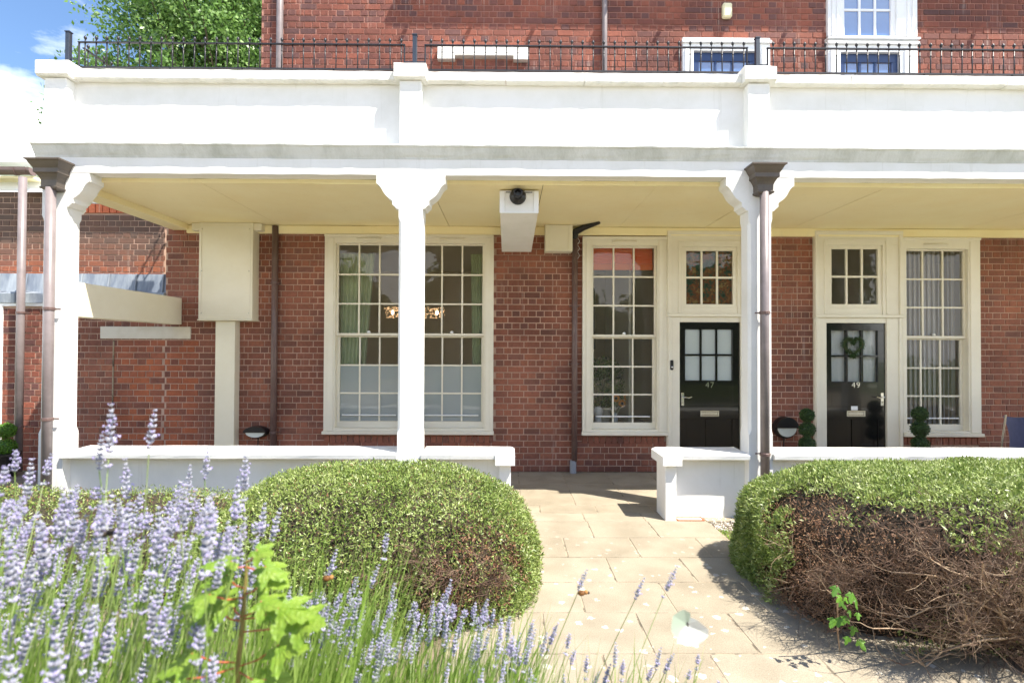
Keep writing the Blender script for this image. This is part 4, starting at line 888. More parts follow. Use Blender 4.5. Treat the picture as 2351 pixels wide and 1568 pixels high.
for k in (0, 1, 2): 
    z0 = 3.25-0.1*k; MB().tube([(X(1326), YW-0.02, z0), (X(1329), YW-0.05, z0-0.05), (X(1324), YW-0.03, z0-0.1)], 0.004, 5).build('loose_cable', M['white'], d_)
downpipe(AX(635, YW-.06), YW-0.06, 0.045, 8.5, 3.65, 'pale brown downpipe at the left end of the upper wall', 'rainwater pipes')
downpipe(AX(1387, YW-.06), YW-0.06, 0.037, 8.5, 3.65, 'pale brown downpipe in the middle of the upper wall', 'rainwater pipes')
downpipe(AX(46, 7.15), 7.15, 0.046, AZ(412, 7.3, 40)-0.02, 0.02, 'brown downpipe under the outbuilding gutter at the left edge', 'rainwater pipes', None, (AZ(718, 7.15, 46), AZ(980, 7.15, 46)))
# ------------------------------------------------------------------ boxed casings and duct
bx = thing('pipe_casing', (-3.9, 7.2, 0), 'tall cream boxed casing on a narrow post against the brick wall', 'casing')
a, b = AX(454, 7.1), AX(578, 7.1)
MB().box(a, b, 7.1, YW-0.001, AZ(733, 7.1, 520), 3.398, 0.004).build('box', M['box'], bx)
mb = MB(); z0_, z1_ = AZ(733, 7.1, 520)+0.05, 3.34; frame_boxes(mb, a+0.03, b-0.03, z0_, z1_, 0.006, 0.006, 0.006, 0.006, 7.094, 7.101, 0); mb.build('panel_bead', M['joinery'], bx)
MB().box(a-0.01, b+0.012, 7.092, YW-0.001, AZ(733, 7.1, 520)-0.018, AZ(733, 7.1, 520)-0.001, 0.003).build('bottom_trim', M['box'], bx)
MB().box(a-0.12, b+0.10, 7.13, YW-0.057, 3.30, 3.396, 0.004).build('top_trim', M['box'], bx)
MB().box(AX(494, 7.15), AX(539, 7.15), 7.15, YW-0.001, 0, AZ(733, 7.1, 520)-0.02, 0.005).build('post', M['box'], bx)
for sx in (a+0.045, b-0.045):
    for sz in (z0_+0.03, (z0_+z1_)/2, z1_-0.03): MB().lathe([(0.007, 0), (0.007, 0.002), (0.004, 0.003)], (sx, 7.0935, sz), 8, axis='y').build('screw', M['chrome'], bx)
dc = thing('duct_casing', (0.08, 6.3, 3.1), 'long white boxed duct under the soffit with a round black flue', 'casing')
a, b = AX(1147, 5.55), AX(1234, 5.55); zt, zb0, zb1 = 3.395, AZ(489, 5.55, 1190), AZ(578, 7.1, 1190)
MB().extr([(5.55, zb0), (5.55, zt-0.01), (7.12, zt-0.01), (7.12, zb1)], a, b).build('casing', M['plaster'], dc)
mb = MB(); frame_boxes(mb, a-0.006, b+0.006, zb0-0.006, zt-0.012, 0.05, 0.05, 0.01, 0.012, 5.535, 5.549, 0.002); mb.build('front_trim', M['white'], dc)
mb = MB(); mb.box(a+0.06, b-0.06, 5.54, 5.548, zt-0.03, zt-0.015); mb.build('vent_gap', M['black'], dc)
c = at(1189, 449, 5.5); mb = MB(); mb.lathe([(0.088, 0.0), (0.088, 0.012), (0.08, 0.03), (0.055, 0.045), (0.045, 0.05), (0.043, 0.14), (0.046, 0.15), (0.034, 0.155), (0.032, 0.10)], (c.x, 5.547, c.z), 20, axis='y'); mb.build('flue', M['black'], dc, smooth=False)
a, b = AX(1251, 7.1), AX(1314, 7.1); z0_ = AZ(577, 7.1, 1283)
sb = thing('small_casing', ((a+b)/2, 7.2, z0_), 'small square cream boxed casing beside the duct at the top of the wall', 'casing')
MB().box(a, b, 7.1, YW-0.001, z0_, 3.398, 0.004).build('box', M['box'], sb); mb = MB(); frame_boxes(mb, a+0.004, b-0.004, z0_+0.004, 3.39, 0.05, 0.05, 0.02, 0.03, 7.088, 7.099, 0.003); mb.build('panel_frame', M['box'], sb)
# ------------------------------------------------------------------ wall lamps, doorbell
def bulkhead(px, py, rx, rz, label):
    c = at(px, py, YW-0.04); t = thing('bulkhead_lamp', c, label, 'wall lamp', 'bulkhead lamps on the brick wall')
    mb = MB().lathe([(1.0, -0.03), (1.0, 0.03), (0.93, 0.055), (0.80, 0.06)], (0, 0, 0), 28, axis='y'); mb.v = [(x*rx+c.x, y+c.y, z*rz+c.z) for x, y, z in mb.v]; mb.build('housing', M['black'], t)
    pts = [(math.cos(a), math.sin(a)) for a in np.linspace(math.pi, 2*math.pi, 15)]
    top = [(math.cos(a), 0.12+0.04*math.sin(a)) for a in np.linspace(0.1, math.pi-0.1, 5)]
    pr = [(c.x+p[0]*rx*0.82, c.z+p[1]*rz*0.80-0.0) for p in pts+top]; MB().prismy(pr, c.y-0.078, c.y-0.055).build('diffuser', M['lens'], t)
    hd = [(c.x+math.cos(a)*rx*1.0, c.z+math.sin(a)*rz*1.0) for a in np.linspace(0.02, math.pi-0.02, 16)]; MB().prismy(hd, c.y-0.095, c.y-0.05).build('hood', M['black'], t)
    MB().tube([(c.x, YW-0.02, c.z-rz), (c.x, YW-0.02, c.z-rz-0.25)], 0.008, 6).build('cable', M['black'], t)
    return t
bulkhead(591, 991, 0.155, 0.082, 'oval black bulkhead lamp low beside the boxed casing post')
bulkhead(1801, 981, 0.155, 0.15, 'round black bulkhead lamp with pale half moon diffuser left of door 49')
db = thing('doorbell', at(1542, 838, YW-0.06), 'slim black video doorbell on the frame of door 47', 'doorbell'); q = ORG[db.name]
MB().box(q.x-0.023, q.x+0.023, q.y-0.02, q.y+0.008, q.z-0.068, q.z+0.068, 0.01).build('body', M['black'], db); MB().lathe([(0.013, 0), (0.013, 0.004), (0.008, 0.006)], (q.x, q.y-0.019, q.z-0.03), 12, axis='y').build('button', M['chrome'], db)
# ------------------------------------------------------------------ wreath and topiary
BOX = leaf_mat('box_leaf', [(0.02, 0.045, 0.012), (0.04, 0.09, 0.022), (0.07, 0.14, 0.035)], trans=0.1)
wr = thing('wreath', at(1959, 797, YW-0.04), 'heart shaped green leaf wreath hanging on door 49', 'wreath')
q = ORG[wr.name]; pts = []
for i in range(60):
    t = i/60*2*math.pi; x = 16*math.sin(t)**3; y = 13*math.cos(t)-5*math.cos(2*t)-2*math.cos(3*t)-math.cos(4*t); pts.append(Vector((q.x+x*0.0082, q.y, q.z+0.01+y*0.0082)))
MB().tube(pts+[pts[0]], 0.008, 6).build('ring', mat('twig_brown', (0.1, 0.06, 0.03), 0.8), wr)
P = np.array([list(pts[R.randrange(60)]) for _ in range(2200)])+NR.normal(size=(2200, 3))*np.array([0.017, 0.010, 0.017]); Nn = NR.normal(size=(2200, 3)); Nn[:, 1] -= 0.5
V, F = leaves(P, Nn, 0.02, 0.005); o = quick_mesh('leaves', V, F, BOX, NR.random(2200).repeat(4), wr); o['kind'] = 'stuff'
MB().tube([(q.x, q.y, q.z+0.10), (q.x, q.y+0.012, q.z+0.20)], 0.002, 4).build('ribbon', M['render'], wr)
def topiary(px, Y, balls, label, pot=True, mm=None):
    x = AX(px, Y, 980); t = thing('topiary_plant', (x, Y, 0), label, 'topiary', 'ball topiaries in pots')
    MB().tube([(x, Y, 0.2), (x, Y, AZ(balls[0][0], Y, px))], 0.012, 6).build('stem', mat('stem_bark', (0.12, 0.08, 0.05), 0.8), t)
    for by, br in balls:
        z = AZ(by, Y, px); n = 1500; D = NR.normal(size=(n, 3)); D /= np.linalg.norm(D, axis=1)[:, None]; P = D*br*(0.88+0.12*NR.random((n, 1)))+np.array([x, Y, z])
        V, F = leaves(P, D, 0.02, 0.0055, out=0.6); MB().ball((x, Y, z), br*0.86, 12, 8).build('ball_core', mm or BOX, t)
        o = quick_mesh('leaf_ball', V, F, mm or BOX, NR.random(n).repeat(4), t); 
    MB().lathe([(0.11, 0), (0.15, 0.26), (0.165, 0.27), (0.165, 0.30), (0.12, 0.30)], (x, Y, 0), 16).build('pot', M['black'], t)
topiary(1853, 6.95, [(953, 0.085), (986, 0.095), (1020, 0.10)], 'triple ball topiary standing left of door 49')
topiary(2112, 6.85, [(951, 0.09), (985, 0.10), (1019, 0.10)], 'triple ball topiary standing before the window with vertical blinds')
BR = leaf_mat('bright_box_leaf', [(0.05, 0.12, 0.01), (0.10, 0.24, 0.02), (0.16, 0.34, 0.03)], trans=0.15)
topiary(14, 7.0, [(989, 0.10), (1026, 0.11)], 'bright green ball topiary at the left edge by the outbuilding', mm=BR)
# blue folding chair at the right
cx, cy = AX(2345, 6.5), 6.5
chs = thing('folding_chair', (cx, cy, 0), 'navy blue fabric folding chair half cut off by the right edge', 'chair')
nav = mat('navy_canvas', (0.06, 0.065, 0.13), 0.8, var=0.2, nscale=20)
tl_, br_ = at(2318, 953, 6.5), at(2312, 1018, 6.5)
mb = MB(); n = 10; vs = []
for j in range(9):
    f = j/8
    for i in range(n+1):
        u = i/n; vs.append((tl_.x+0.02+0.52*u+0.06*math.sin(f*math.pi)*(1 if u < .5 else -1)*(1-abs(2*u-1))*0+0.05*math.sin(f*3.1)*(1-u), cy+0.05+0.06*math.sin(u*math.pi)+0.06*(1-f), tl_.z-0.02-f*0.5-0.03*math.sin(u*math.pi)*(1-f)))
mb.add(vs, [(j*(n+1)+i, j*(n+1)+i+1, (j+1)*(n+1)+i+1, (j+1)*(n+1)+i) for j in range(8) for i in range(n)]); mb.build('backrest', nav, chs, smooth=True)
MB().box(tl_.x+0.0, tl_.x+0.54, cy-0.35, cy+0.08, 0.42, 0.435).build('seat', nav, chs)
for q in (tl_.x, tl_.x+0.56):
    MB().tube([(q, cy+0.12, 0.42), (q, cy+0.05, tl_.z)], 0.011, 8).build('back_post', M['chrome'], chs); MB().tube([(q, cy-0.35, 0.0), (q, cy+0.12, 0.44)], 0.011, 8).build('leg', M['chrome'], chs); MB().tube([(q, cy+0.12, 0.0), (q, cy-0.35, 0.44)], 0.011, 8).build('leg', M['chrome'], chs)
# drain cover, gravel, grass tuft, small pots at the left
dm = thing('drain_cover', (1.72, 5.15, 0), 'square drain cover with a rusty edge at the foot of the white pier', 'drain cover')
mb = MB(); frame_boxes(mb, 0, 0.30, 0, 0.16, .018, .018, .018, .018, 0, 1); fr = MB(); 
for (a, b, c, d) in ((1.70, 1.97, 5.225, 5.24), (1.70, 1.97, 5.318, 5.333), (1.70, 1.715, 5.24, 5.318), (1.955, 1.97, 5.24, 5.318)): fr.box(a, b, c, d, -0.01, 0.008)
fr.build('frame', mat('rust', (0.35, 0.12, 0.05), 0.8), dm); MB().box(1.715, 1.955, 5.24, 5.318, -0.02, 0.004).build('lid', M['coping'], dm)
n = 9000; P = np.stack([np.where(NR.random(n) < 0.35, NR.uniform(2.0, 6.0, n), NR.uniform(-4.6, -0.36, n)), NR.uniform(4.98, 5.33, n), NR.uniform(-0.03, 0.004, n)], 1)
a = NR.uniform(0.006, 0.013, n); base = np.array([[1,0,0],[-1,0,0],[0,1,0],[0,-1,0],[0,0,.7],[0,0,-.7]]); V = (P[:, None, :]+base[None]*a[:, None, None]).reshape(-1, 3)
tri = np.array([[0,2,4],[2,1,4],[1,3,4],[3,0,4],[2,0,5],[1,2,5],[3,1,5],[0,3,5]]); F = (tri[None]+np.arange(n)[:, None, None]*6).reshape(-1, 3)
tag(quick_mesh('gravel', V, F, leaf_mat('pebble', [(0.35, 0.3, 0.25), (0.62, 0.58, 0.5), (0.8, 0.78, 0.72)], trans=0, rough=.9), NR.random(n).repeat(6)), 'pale pebbles along the foot of the low walls', 'gravel', kind='stuff')
GR = leaf_mat('grass_blade', [(0.14, 0.26, 0.03), (0.24, 0.40, 0.05), (0.34, 0.48, 0.09)], trans=0.3)
n = 5000; P = np.stack([NR.uniform(2.02, 2.7, n), NR.uniform(3.9, 5.02, n), np.full(n, -0.03)], 1); Nn = np.zeros((n, 3)); Nn[:, 2] = 1
V, F = leaves(P, Nn, 0.038, 0.003, up=1.0); tag(quick_mesh('grass', V, F, GR, NR.random(n).repeat(4)), 'short green grass between the path and the right hedge', 'grass', kind='stuff')
n = 9000; P = np.stack([NR.uniform(-9, -4.9, n), NR.uniform(4.5, 5.3, n), np.full(n, -0.03)], 1); Nn = np.zeros((n, 3)); Nn[:, 2] = 1
V, F = leaves(P, Nn, 0.05, 0.003, up=1.5); tag(quick_mesh('grass', V, F, GR, NR.random(n).repeat(4)), 'short grass behind the left hedge', 'grass', kind='stuff')

# ------------------------------------------------------------------ hedges
def surf(n, c, rad, pw, seed, zmin=0.0):
    r = np.random.default_rng(seed); D = r.normal(size=(n, 3)); D[:, 2] = np.abs(D[:, 2]); 
    Q = D/(np.sum(np.abs(D)**pw, 1)**(1/pw))[:, None]
    Nn = np.sign(Q)*np.abs(Q)**(pw-1)/np.array(rad); Nn /= np.linalg.norm(Nn, axis=1)[:, None]
    return Q*np.array(rad)+np.array(c), Nn
def core(c, rad, pw, m, parent, name='core', shrink=0.93, fn=None):
    nu, nv = 40, 12; V = []
    for j in range(nv+1):
        ph = math.pi/2*j/nv
        for i in range(nu):
            th = 2*math.pi*i/nu; d = np.array([math.cos(th)*math.cos(ph), math.sin(th)*math.cos(ph), math.sin(ph)]); d = d/(np.sum(np.abs(d)**pw)**(1/pw)); V.append(d*np.array(rad)*shrink+np.array(c))
    F = [[j*nu+i, j*nu+(i+1) % nu, (j+1)*nu+(i+1) % nu, (j+1)*nu+i] for j in range(nv) for i in range(nu)]
    V = np.array(V); V = fn(V) if fn else V
    return quick_mesh(name, V, np.array(F), m, None, parent)
HG = leaf_mat('hedge_leaf', [(0.06, 0.10, 0.02), (0.17, 0.25, 0.05), (0.28, 0.355, 0.09), (0.44, 0.49, 0.23)], rough=0.42, trans=0.2)
HB = leaf_mat('dead_hedge_leaf', [(0.08, 0.040, 0.020), (0.20, 0.095, 0.050), (0.36, 0.22, 0.12)], rough=0.7, trans=0.05)
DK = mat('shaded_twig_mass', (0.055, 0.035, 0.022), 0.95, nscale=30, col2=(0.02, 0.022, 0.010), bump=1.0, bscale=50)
TW = mat('hedge_wood', (0.40, 0.30, 0.20), 0.8, nscale=12, col2=(0.17, 0.10, 0.06))
lh = thing('hedge', (-0.95, 3.95, 0), 'rounded clipped green hedge left of the path with a brown bare patch', 'hedge')
lump = lambda P, s=5: vnoise(P, s, 3)[:, None]
def hedge_leaves(parent, n, c, rad, pw, seed, patch, depth=0.085, L=0.027, Wd=0.0040, cut=None, lsc=5):
    P, Nn = surf(n, c, rad, pw, seed)
    if cut is not None: k = cut(P, Nn); P, Nn = P[k], Nn[k]
    n = len(P); r = np.random.default_rng(seed+5)
    P = P+Nn*(lump(P, lsc)*0.05-r.random((n, 1))*depth+0.01)
    dead = patch(P, Nn) > r.random(n)
    t = np.clip(0.5+0.28*vnoise(P, 9, 4)+r.normal(size=n)*0.22, 0, 1)
    for k, nm, mm in ((~dead, 'foliage', HG), (dead, 'dead_foliage', HB)):
        if k.sum() == 0: continue
        V, F = leaves(P[k], Nn[k], L, Wd, up=0.2, out=0.7, rnd=r); o = quick_mesh(nm, V, F, mm, t[k].repeat(4), parent); o['kind'] = 'stuff'
def patchL(P, Nn):
    c = np.array([-0.20, 3.22, 0.34]); d = (P-c)/np.array([0.36, 0.6, 0.24]); q = 1.0-np.sum(d*d, 1); return np.clip(0.15+q*0.6+0.9*vnoise(P, 13, 8), 0.03, 0.75)
cL = (-0.98, 3.92, 0.0); rL = (1.21, 0.84, 0.80)
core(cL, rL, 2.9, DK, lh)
hedge_leaves(lh, 95000, cL, rL, 2.9, 21, patchL)
cL2 = (-4.4, 4.15, 0.0); rL2 = (2.95, 0.72, 0.50)
lh2 = thing('hedge', (-4.4, 4.15, 0), 'low clipped green hedge behind the lavender at the left', 'hedge')
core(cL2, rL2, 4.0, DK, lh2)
hedge_leaves(lh2, 80000, cL2, rL2, 4.0, 22, lambda P, N_: np.full(len(P), 0.12), cut=lambda P, N_: (P[:, 0] < -1.4))
rh = thing('hedge', (3.6, 3.75, 0), 'large green topped hedge right of the path with bare brown branches below', 'hedge')
cR = (3.88, 3.60, 0.0); rR = (2.09, 1.0, 0.93)
def under(P):   # the clipped top overhangs the bare front, which draws in towards the ground
    Q = P.copy(); f = 1-np.clip(P[:, 2]/0.78, 0, 1); fr = np.clip((cR[1]-P[:, 1])/0.8, 0, 1); Q[:, 1] += 0.30*f*fr
    Q[:, 2] *= 1-0.11*np.clip((P[:, 1]-2.9)/1.3, 0, 1); return Q
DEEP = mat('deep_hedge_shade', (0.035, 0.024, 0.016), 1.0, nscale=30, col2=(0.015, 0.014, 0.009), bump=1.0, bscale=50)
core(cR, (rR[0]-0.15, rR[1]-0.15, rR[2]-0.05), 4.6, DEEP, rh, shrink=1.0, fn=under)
def right_leaves(n, seed):
    P, Nn = surf(n, cR, rR, 4.6, seed); r = np.random.default_rng(seed+1)
    z = P[:, 2]; side = np.clip((0.865-z-0.03*vnoise(P, 6, 31))/0.06, 0, 1)
    back = np.clip((P[:, 1]-3.75)/0.15, 0, 1); le = np.clip((1.90-P[:, 0]+0.12*vnoise(P, 5, 9))/0.12, 0, 1)*np.clip((P[:, 1]-3.3+0.1*vnoise(P, 6, 19))/0.2, 0, 1)*np.clip((z-0.18+0.1*vnoise(P, 6, 29))/0.15, 0.15, 1)
    tuft = (np.abs(P[:, 0]-2.55-0.12*vnoise(P, 8, 2)) < 0.20)*(z > 0.66)
    low = (vnoise(P, 4, 77) > 0.1)*0.14
    green = np.maximum.reduce([1-side, back, le*0.8, tuft*0.6, low]); kd = 0.30*(z > 0.03)
    u = r.random(len(P)); isg = u < green; isd = (~isg) & (u < green+kd*(1-green))
    deep = np.where(isd, 0.02+0.13*r.random(len(P)), 0.055*r.random(len(P)))[:, None]
    P2 = under(P); P2 = P2+Nn*(lump(P2)*0.045-deep+0.01)
    t = np.clip(0.60+0.25*vnoise(P, 7, 14)+r.normal(size=len(P))*0.22-0.28*le*side, 0, 1)  # left end flank toned darker, its shade put into the leaf colour
    for k, nm, mm in ((isg, 'foliage', HG), (isd, 'dead_foliage', HB)):
        V, F = leaves(P2[k], Nn[k], 0.030 if nm == 'foliage' else 0.018, 0.0046 if nm == 'foliage' else 0.0028, up=0.2, out=0.7, rnd=r); o = quick_mesh(nm, V, F, mm, t[k].repeat(4), rh); o['kind'] = 'stuff'
right_leaves(240000, 41)
# branches
rb = random.Random(5)
def branch_set(parent, starts, name, m, nseg=7, kids_=10, main=(0.008, 0.0025), lim=None, fine=(0.0022, 0.0008)):
    big, small = MB(), MB()
    for (p, d, ln) in starts:
        p = Vector(p); d = Vector(d).normalized(); pts = [p]; dd = d.copy()
        for i in range(nseg):
            dd = (dd+Vector((rb.gauss(0, .22), rb.gauss(0, .18), rb.gauss(0.04, .18)))).normalized()
            if (p+dd*ln/nseg).z > 0.80: dd.z = -abs(dd.z)*0.5
            if (p+dd*ln/nseg).z < 0.02: dd.z = abs(dd.z)
            p = p+dd*ln/nseg; pts.append(p)
        r0 = main[0]*rb.uniform(0.6, 1.3); big.tube(pts, [r0+(main[1]-r0)*i/nseg for i in range(nseg+1)], 5, caps=False)
        for k in range(kids_):
            j = rb.randint(1, nseg); q = pts[j].copy(); e = (dd+Vector((rb.gauss(0, .7), rb.gauss(-.2, .6), rb.gauss(.15, .6)))).normalized(); l2 = rb.uniform(0.07, 0.24); pp = [q]
            for s_ in range(4): e = (e+Vector((rb.gauss(0, .3), rb.gauss(0, .3), rb.gauss(.08, .3)))).normalized(); q = q+e*l2/4; pp.append(q)
            small.tube(pp, [fine[0], fine[0]*.85, fine[0]*.7, fine[0]*.5, fine[1]], 3, caps=False)
            if rb.random() < 0.7:
                q = pp[2]; e2 = (e+Vector((rb.gauss(0, .8), rb.gauss(0, .8), rb.gauss(0.1, .8)))).normalized(); small.tube([q, q+e2*0.04, q+e2*0.08+Vector((0, 0, 0.01))], [0.0013, 0.001, 0.0006], 3, caps=False)
    o = big.build('branches', m, parent, smooth=True); o['kind'] = 'stuff'; o = small.build('twigs', m, parent); o['kind'] = 'stuff'
st = []
for i in range(95):      # flank facing the path and the camera
    x = rb.uniform(2.3, 5.0); z = rb.uniform(0.04, 0.42); st.append(((x+0.3, 2.98-0.38*z+rb.uniform(-.08, .08), z), (rb.gauss(-0.9, .3), rb.gauss(-0.30, .12), rb.uniform(-0.1, .5)), rb.uniform(0.4, 0.85)))
for i in range(30):
    y = rb.uniform(3.1, 3.8); st.append(((2.15, y, rb.uniform(0.05, 0.35)), (rb.gauss(-0.7, .2), rb.gauss(-0.7, .3), rb.uniform(0.0, .35)), rb.uniform(0.25, 0.42)))
for i in range(34):      # long pale limbs lying on the face
    x = rb.uniform(2.7, 4.9); z = rb.uniform(0.08, 0.40); st.append(((x, 2.86-0.36*z+rb.uniform(-.04, .03), z), (rb.gauss(-1.0, .25), rb.gauss(0.0, .05), rb.uniform(-0.05, .5)), rb.uniform(0.5, 1.0)))
branch_set(rh, st, 'twig', TW, kids_=13, main=(0.009, 0.003))
st = []
for i in range(320):
    x = rb.uniform(1.95, 4.8); z = rb.uniform(0.03, 0.74); st.append(((x, 2.90-0.38*z+rb.uniform(-.05, .08)+max(0, 2.45-x)*0.9, z), (rb.gauss(-0.5, .5), rb.gauss(-0.45, .25), rb.gauss(0.2, .45)), rb.uniform(0.12, 0.3)))
TW2 = mat('dry_brush', (0.19, 0.125, 0.085), 0.85, nscale=10, col2=(0.10, 0.06, 0.042))
branch_set(rh, st, 'brush', TW2, nseg=4, kids_=16, main=(0.003, 0.001), fine=(0.0016, 0.0006))
st = [((-0.4+rb.uniform(-.35, .28), 3.26, rb.uniform(0.1, 0.38)), (rb.gauss(-.2, .35), -0.5, rb.uniform(-.1, .5)), rb.uniform(0.10, 0.2)) for i in range(45)]
branch_set(lh, st, 'twig', TW2, nseg=5, kids_=12, main=(0.004, 0.0015))
# bindweed growing through the right hedge
VL = leaf_mat('vine_leaf', [(0.07, 0.17, 0.02), (0.12, 0.28, 0.03), (0.20, 0.40, 0.05)], rough=0.45, trans=0.35, src='obj')
def lobed_leaf(c, nrm, up, size, lobes=3, fold=0.15):
    "palmate toothed leaf with a folded midrib and drooping tips"
    nrm = Vector(nrm).normalized(); up = Vector(up); up = (up-nrm*up.dot(nrm)).normalized(); sd = nrm.cross(up); out = []
    tips = {3: [(-1.15, .62), (0, 1.0), (1.15, .62)], 5: [(-2.05, .5), (-1.0, .8), (0, 1.0), (1.0, .8), (2.05, .5)]}[lobes]
    ring = []
    for k, (a, l_) in enumerate(tips):
        if k: ring.append(((tips[k-1][0]+a)/2, min(tips[k-1][1], l_)*0.62))
        for da, f in ((-0.42, .62), (-0.27, .70), (-0.24, .82), (-0.10, .86), (0, 1.0), (0.10, .86), (0.24, .82), (0.27, .70), (0.42, .62)): ring.append((a+da, l_*f))
    ring = [(-2.8, .30)]+ring+[(2.8, .30)]
    ring.sort(key=lambda t: t[0])
    vs = [Vector(c)]
    for a, l_ in ring:
        x, y = math.sin(a)*l_*size, math.cos(a)*l_*size; dz = -fold*abs(x)-0.35*(l_**2)*size*0.35+rb.uniform(-.02, .02)*size+0.05*size*math.cos(a*3)
        vs.append(Vector(c)+sd*x+up*y+nrm*dz)
    return vs, [(0, i, i+1) for i in range(1, len(vs)-1)]
bw = thing('young_climber', (2.05, 2.95, 0), 'green leafed climber shoot at the foot of the right hedge', 'plant')
p0 = at(1925, 1320, 2.80); pts = [Vector((p0.x+0.12, 2.98, 0)), Vector((p0.x+0.07, 2.92, 0.14)), Vector((p0.x+0.02, 2.84, 0.3)), Vector((p0.x-0.02, 2.78, 0.46))]
MB().tube(pts, 0.004, 6).build('stem', TW, bw)
for i in range(16):
    f = i/15; q = pts[0].lerp(pts[3], 0.3+0.7*f)+Vector((rb.uniform(-.07, .07), rb.uniform(-.08, -.02), rb.uniform(-.03, .03)))
    vs, fs = lobed_leaf(q, (rb.gauss(-.2, .4), -1, rb.gauss(.6, .3)), (rb.gauss(0, .6), 0, -1), rb.uniform(0.03, 0.055), 3); MB().add(vs, fs).build('leaf', VL, bw)

# ------------------------------------------------------------------ raised bed, lavender, vine sapling
bed = thing('raised_bed', (-0.6, 0.9, 0), kind='structure')
MB().extr([(-2.0, -0.05), (1.62, -0.05), (1.50, 0.42), (1.3, 0.5), (-2.0, 0.5)], -3.4, 0.62, 20, 0.015).build('bed_soil', M['soil'], bed)
LV = [leaf_mat('lavender_floret', [(0.32, 0.28, 0.52), (0.43, 0.39, 0.64), (0.54, 0.50, 0.74)], rough=0.8, trans=0.25), leaf_mat('lavender_calyx', [(0.26, 0.27, 0.33), (0.40, 0.41, 0.50), (0.50, 0.51, 0.57)], rough=0.8, trans=0.15)]
LS = leaf_mat('lavender_stem', [(0.26, 0.40, 0.09), (0.36, 0.50, 0.15), (0.44, 0.52, 0.26)], rough=0.6, trans=0.3, src='obj')
def spike_mesh(length, seed):
    r = random.Random(seed); mb = MB(); mats = []; bloom = r.choice((0.15, 0.3, 0.5, 0.65)); bend = r.uniform(-1.6, 1.6)
    nw = int(length/0.0078); z = 0
    for k in range(nw):
        f = k/nw; gap = 0.012 if (k == 1 and seed % 2) else 0
        z = k*length/nw+(0 if k else -0.012*(seed % 2)); rr = 0.0076*(0.72+0.36*math.sin(math.pi*min(1, f*1.15+0.1)))*(1-0.35*f**3)*r.uniform(.85, 1.12)
        for j in range(7):
            a = j*math.pi*2/7+k*0.45+r.uniform(-.2, .2); d = Vector((math.cos(a), math.sin(a), 0.9+r.uniform(-.35, .35))).normalized(); b_ = Vector((bend*z*z, 0, z+r.uniform(-.0012, .0012))); w_ = rr*r.uniform(.28, .40)
            s1 = d.orthogonal().normalized()*w_; s2 = d.cross(s1)
            tip = b_+d*rr*1.15; md = b_+d*rr*0.6
            n0 = len(mb.f); tone = r.random()
            mb.add([b_, md+s1, md+s2, md-s1, md-s2, tip], [(0, 2, 1), (0, 3, 2), (0, 4, 3), (0, 1, 4), (1, 2, 5), (2, 3, 5), (3, 4, 5), (4, 1, 5)], tone); mats += [1]*8
            if r.random() < bloom:
                fw = rr*0.42; c = tip+d*rr*0.12; n_ = 4
                u1 = d.orthogonal().normalized()*fw; u2 = d.cross(u1)
                mb.add([c+u1, c+u2*0.8+d*fw*.3, c-u1, c-u2*.8+d*fw*.3, c+d*fw*.9], [(0, 1, 4), (1, 2, 4), (2, 3, 4), (3, 0, 4)], min(1, tone*0.6+r.random()*.5)); mats += [0]*4
    me = bpy.data.meshes.new('flower_spike'); me.from_pydata([tuple(v) for v in mb.v], [], mb.f); a_ = me.attributes.new('tone', 'FLOAT', 'POINT'); a_.data.foreach_set('value', np.array(mb.t, dtype=np.float32))
    me.materials.append(LV[0]); me.materials.append(LV[1]); me.polygons.foreach_set('material_index', np.array(mats, dtype=np.int32)); me.update(); return me
SL = [0.048, 0.058, 0.07, 0.082, 0.062, 0.04, 0.066, 0.054, 0.075, 0.035]
SP = [spike_mesh(l_, i) for i, l_ in enumerate(SL)]
def stem_mesh(bend, ln=1.0):
    pts = [Vector((bend*(1-f)**2*0.25-0.0, 0, -f*0+(-ln*(1-f)))) for f in [i/6 for i in range(7)]]
    mb = MB(); mb.tube([(bend*0.12*math.sin(f*math.pi), 0, -ln*(1-f)) for f in [i/6 for i in range(7)]], [0.0014, 0.0013, 0.0013, 0.0012, 0.0012, 0.0011, 0.001], 4, caps=False)
    me = bpy.data.meshes.new('flower_stalk'); me.from_pydata([tuple(v) for v in mb.v], [], mb.f); me.materials.append(LS); me.polygons.foreach_set('use_smooth', [True]*len(me.polygons)); me.update(); return me
ST = [stem_mesh(b) for b in (0.3, -0.25, 0.1, 0.45)]
rl = random.Random(99)
LAVC = [0]
def stalk(bush, tip, lean=(0.28, 0.0), size=1.0, var=None, straight=None):
    "tip: top of the flower spike; the stalk runs down into the bed"
    k = rl.randrange(10) if var is None else var
    d = Vector((lean[0]+rl.gauss(0, .07), lean[1]+rl.gauss(0, .08), 1)).normalized(); base = Vector(tip)-d*SL[k]*size
    L_ = (base.z-0.48)/d.z
    o = bpy.data.objects.new('flower_stalk', ST[rl.randrange(4)]); C.objects.link(o); o.parent = bush; o.location = base-ORG[bush.name]
    o.rotation_mode = 'QUATERNION'; o.rotation_quaternion = d.to_track_quat('Z', 'Y'); o.scale = (1, 1, max(0.05, L_))
    s_ = bpy.data.objects.new('flower_spike', SP[k]); C.objects.link(s_); s_.parent = o
    s_.scale = (size, size, size/max(0.05, L_)); s_.rotation_euler.z = rl.uniform(0, 6)
    LAVC[0] += 1
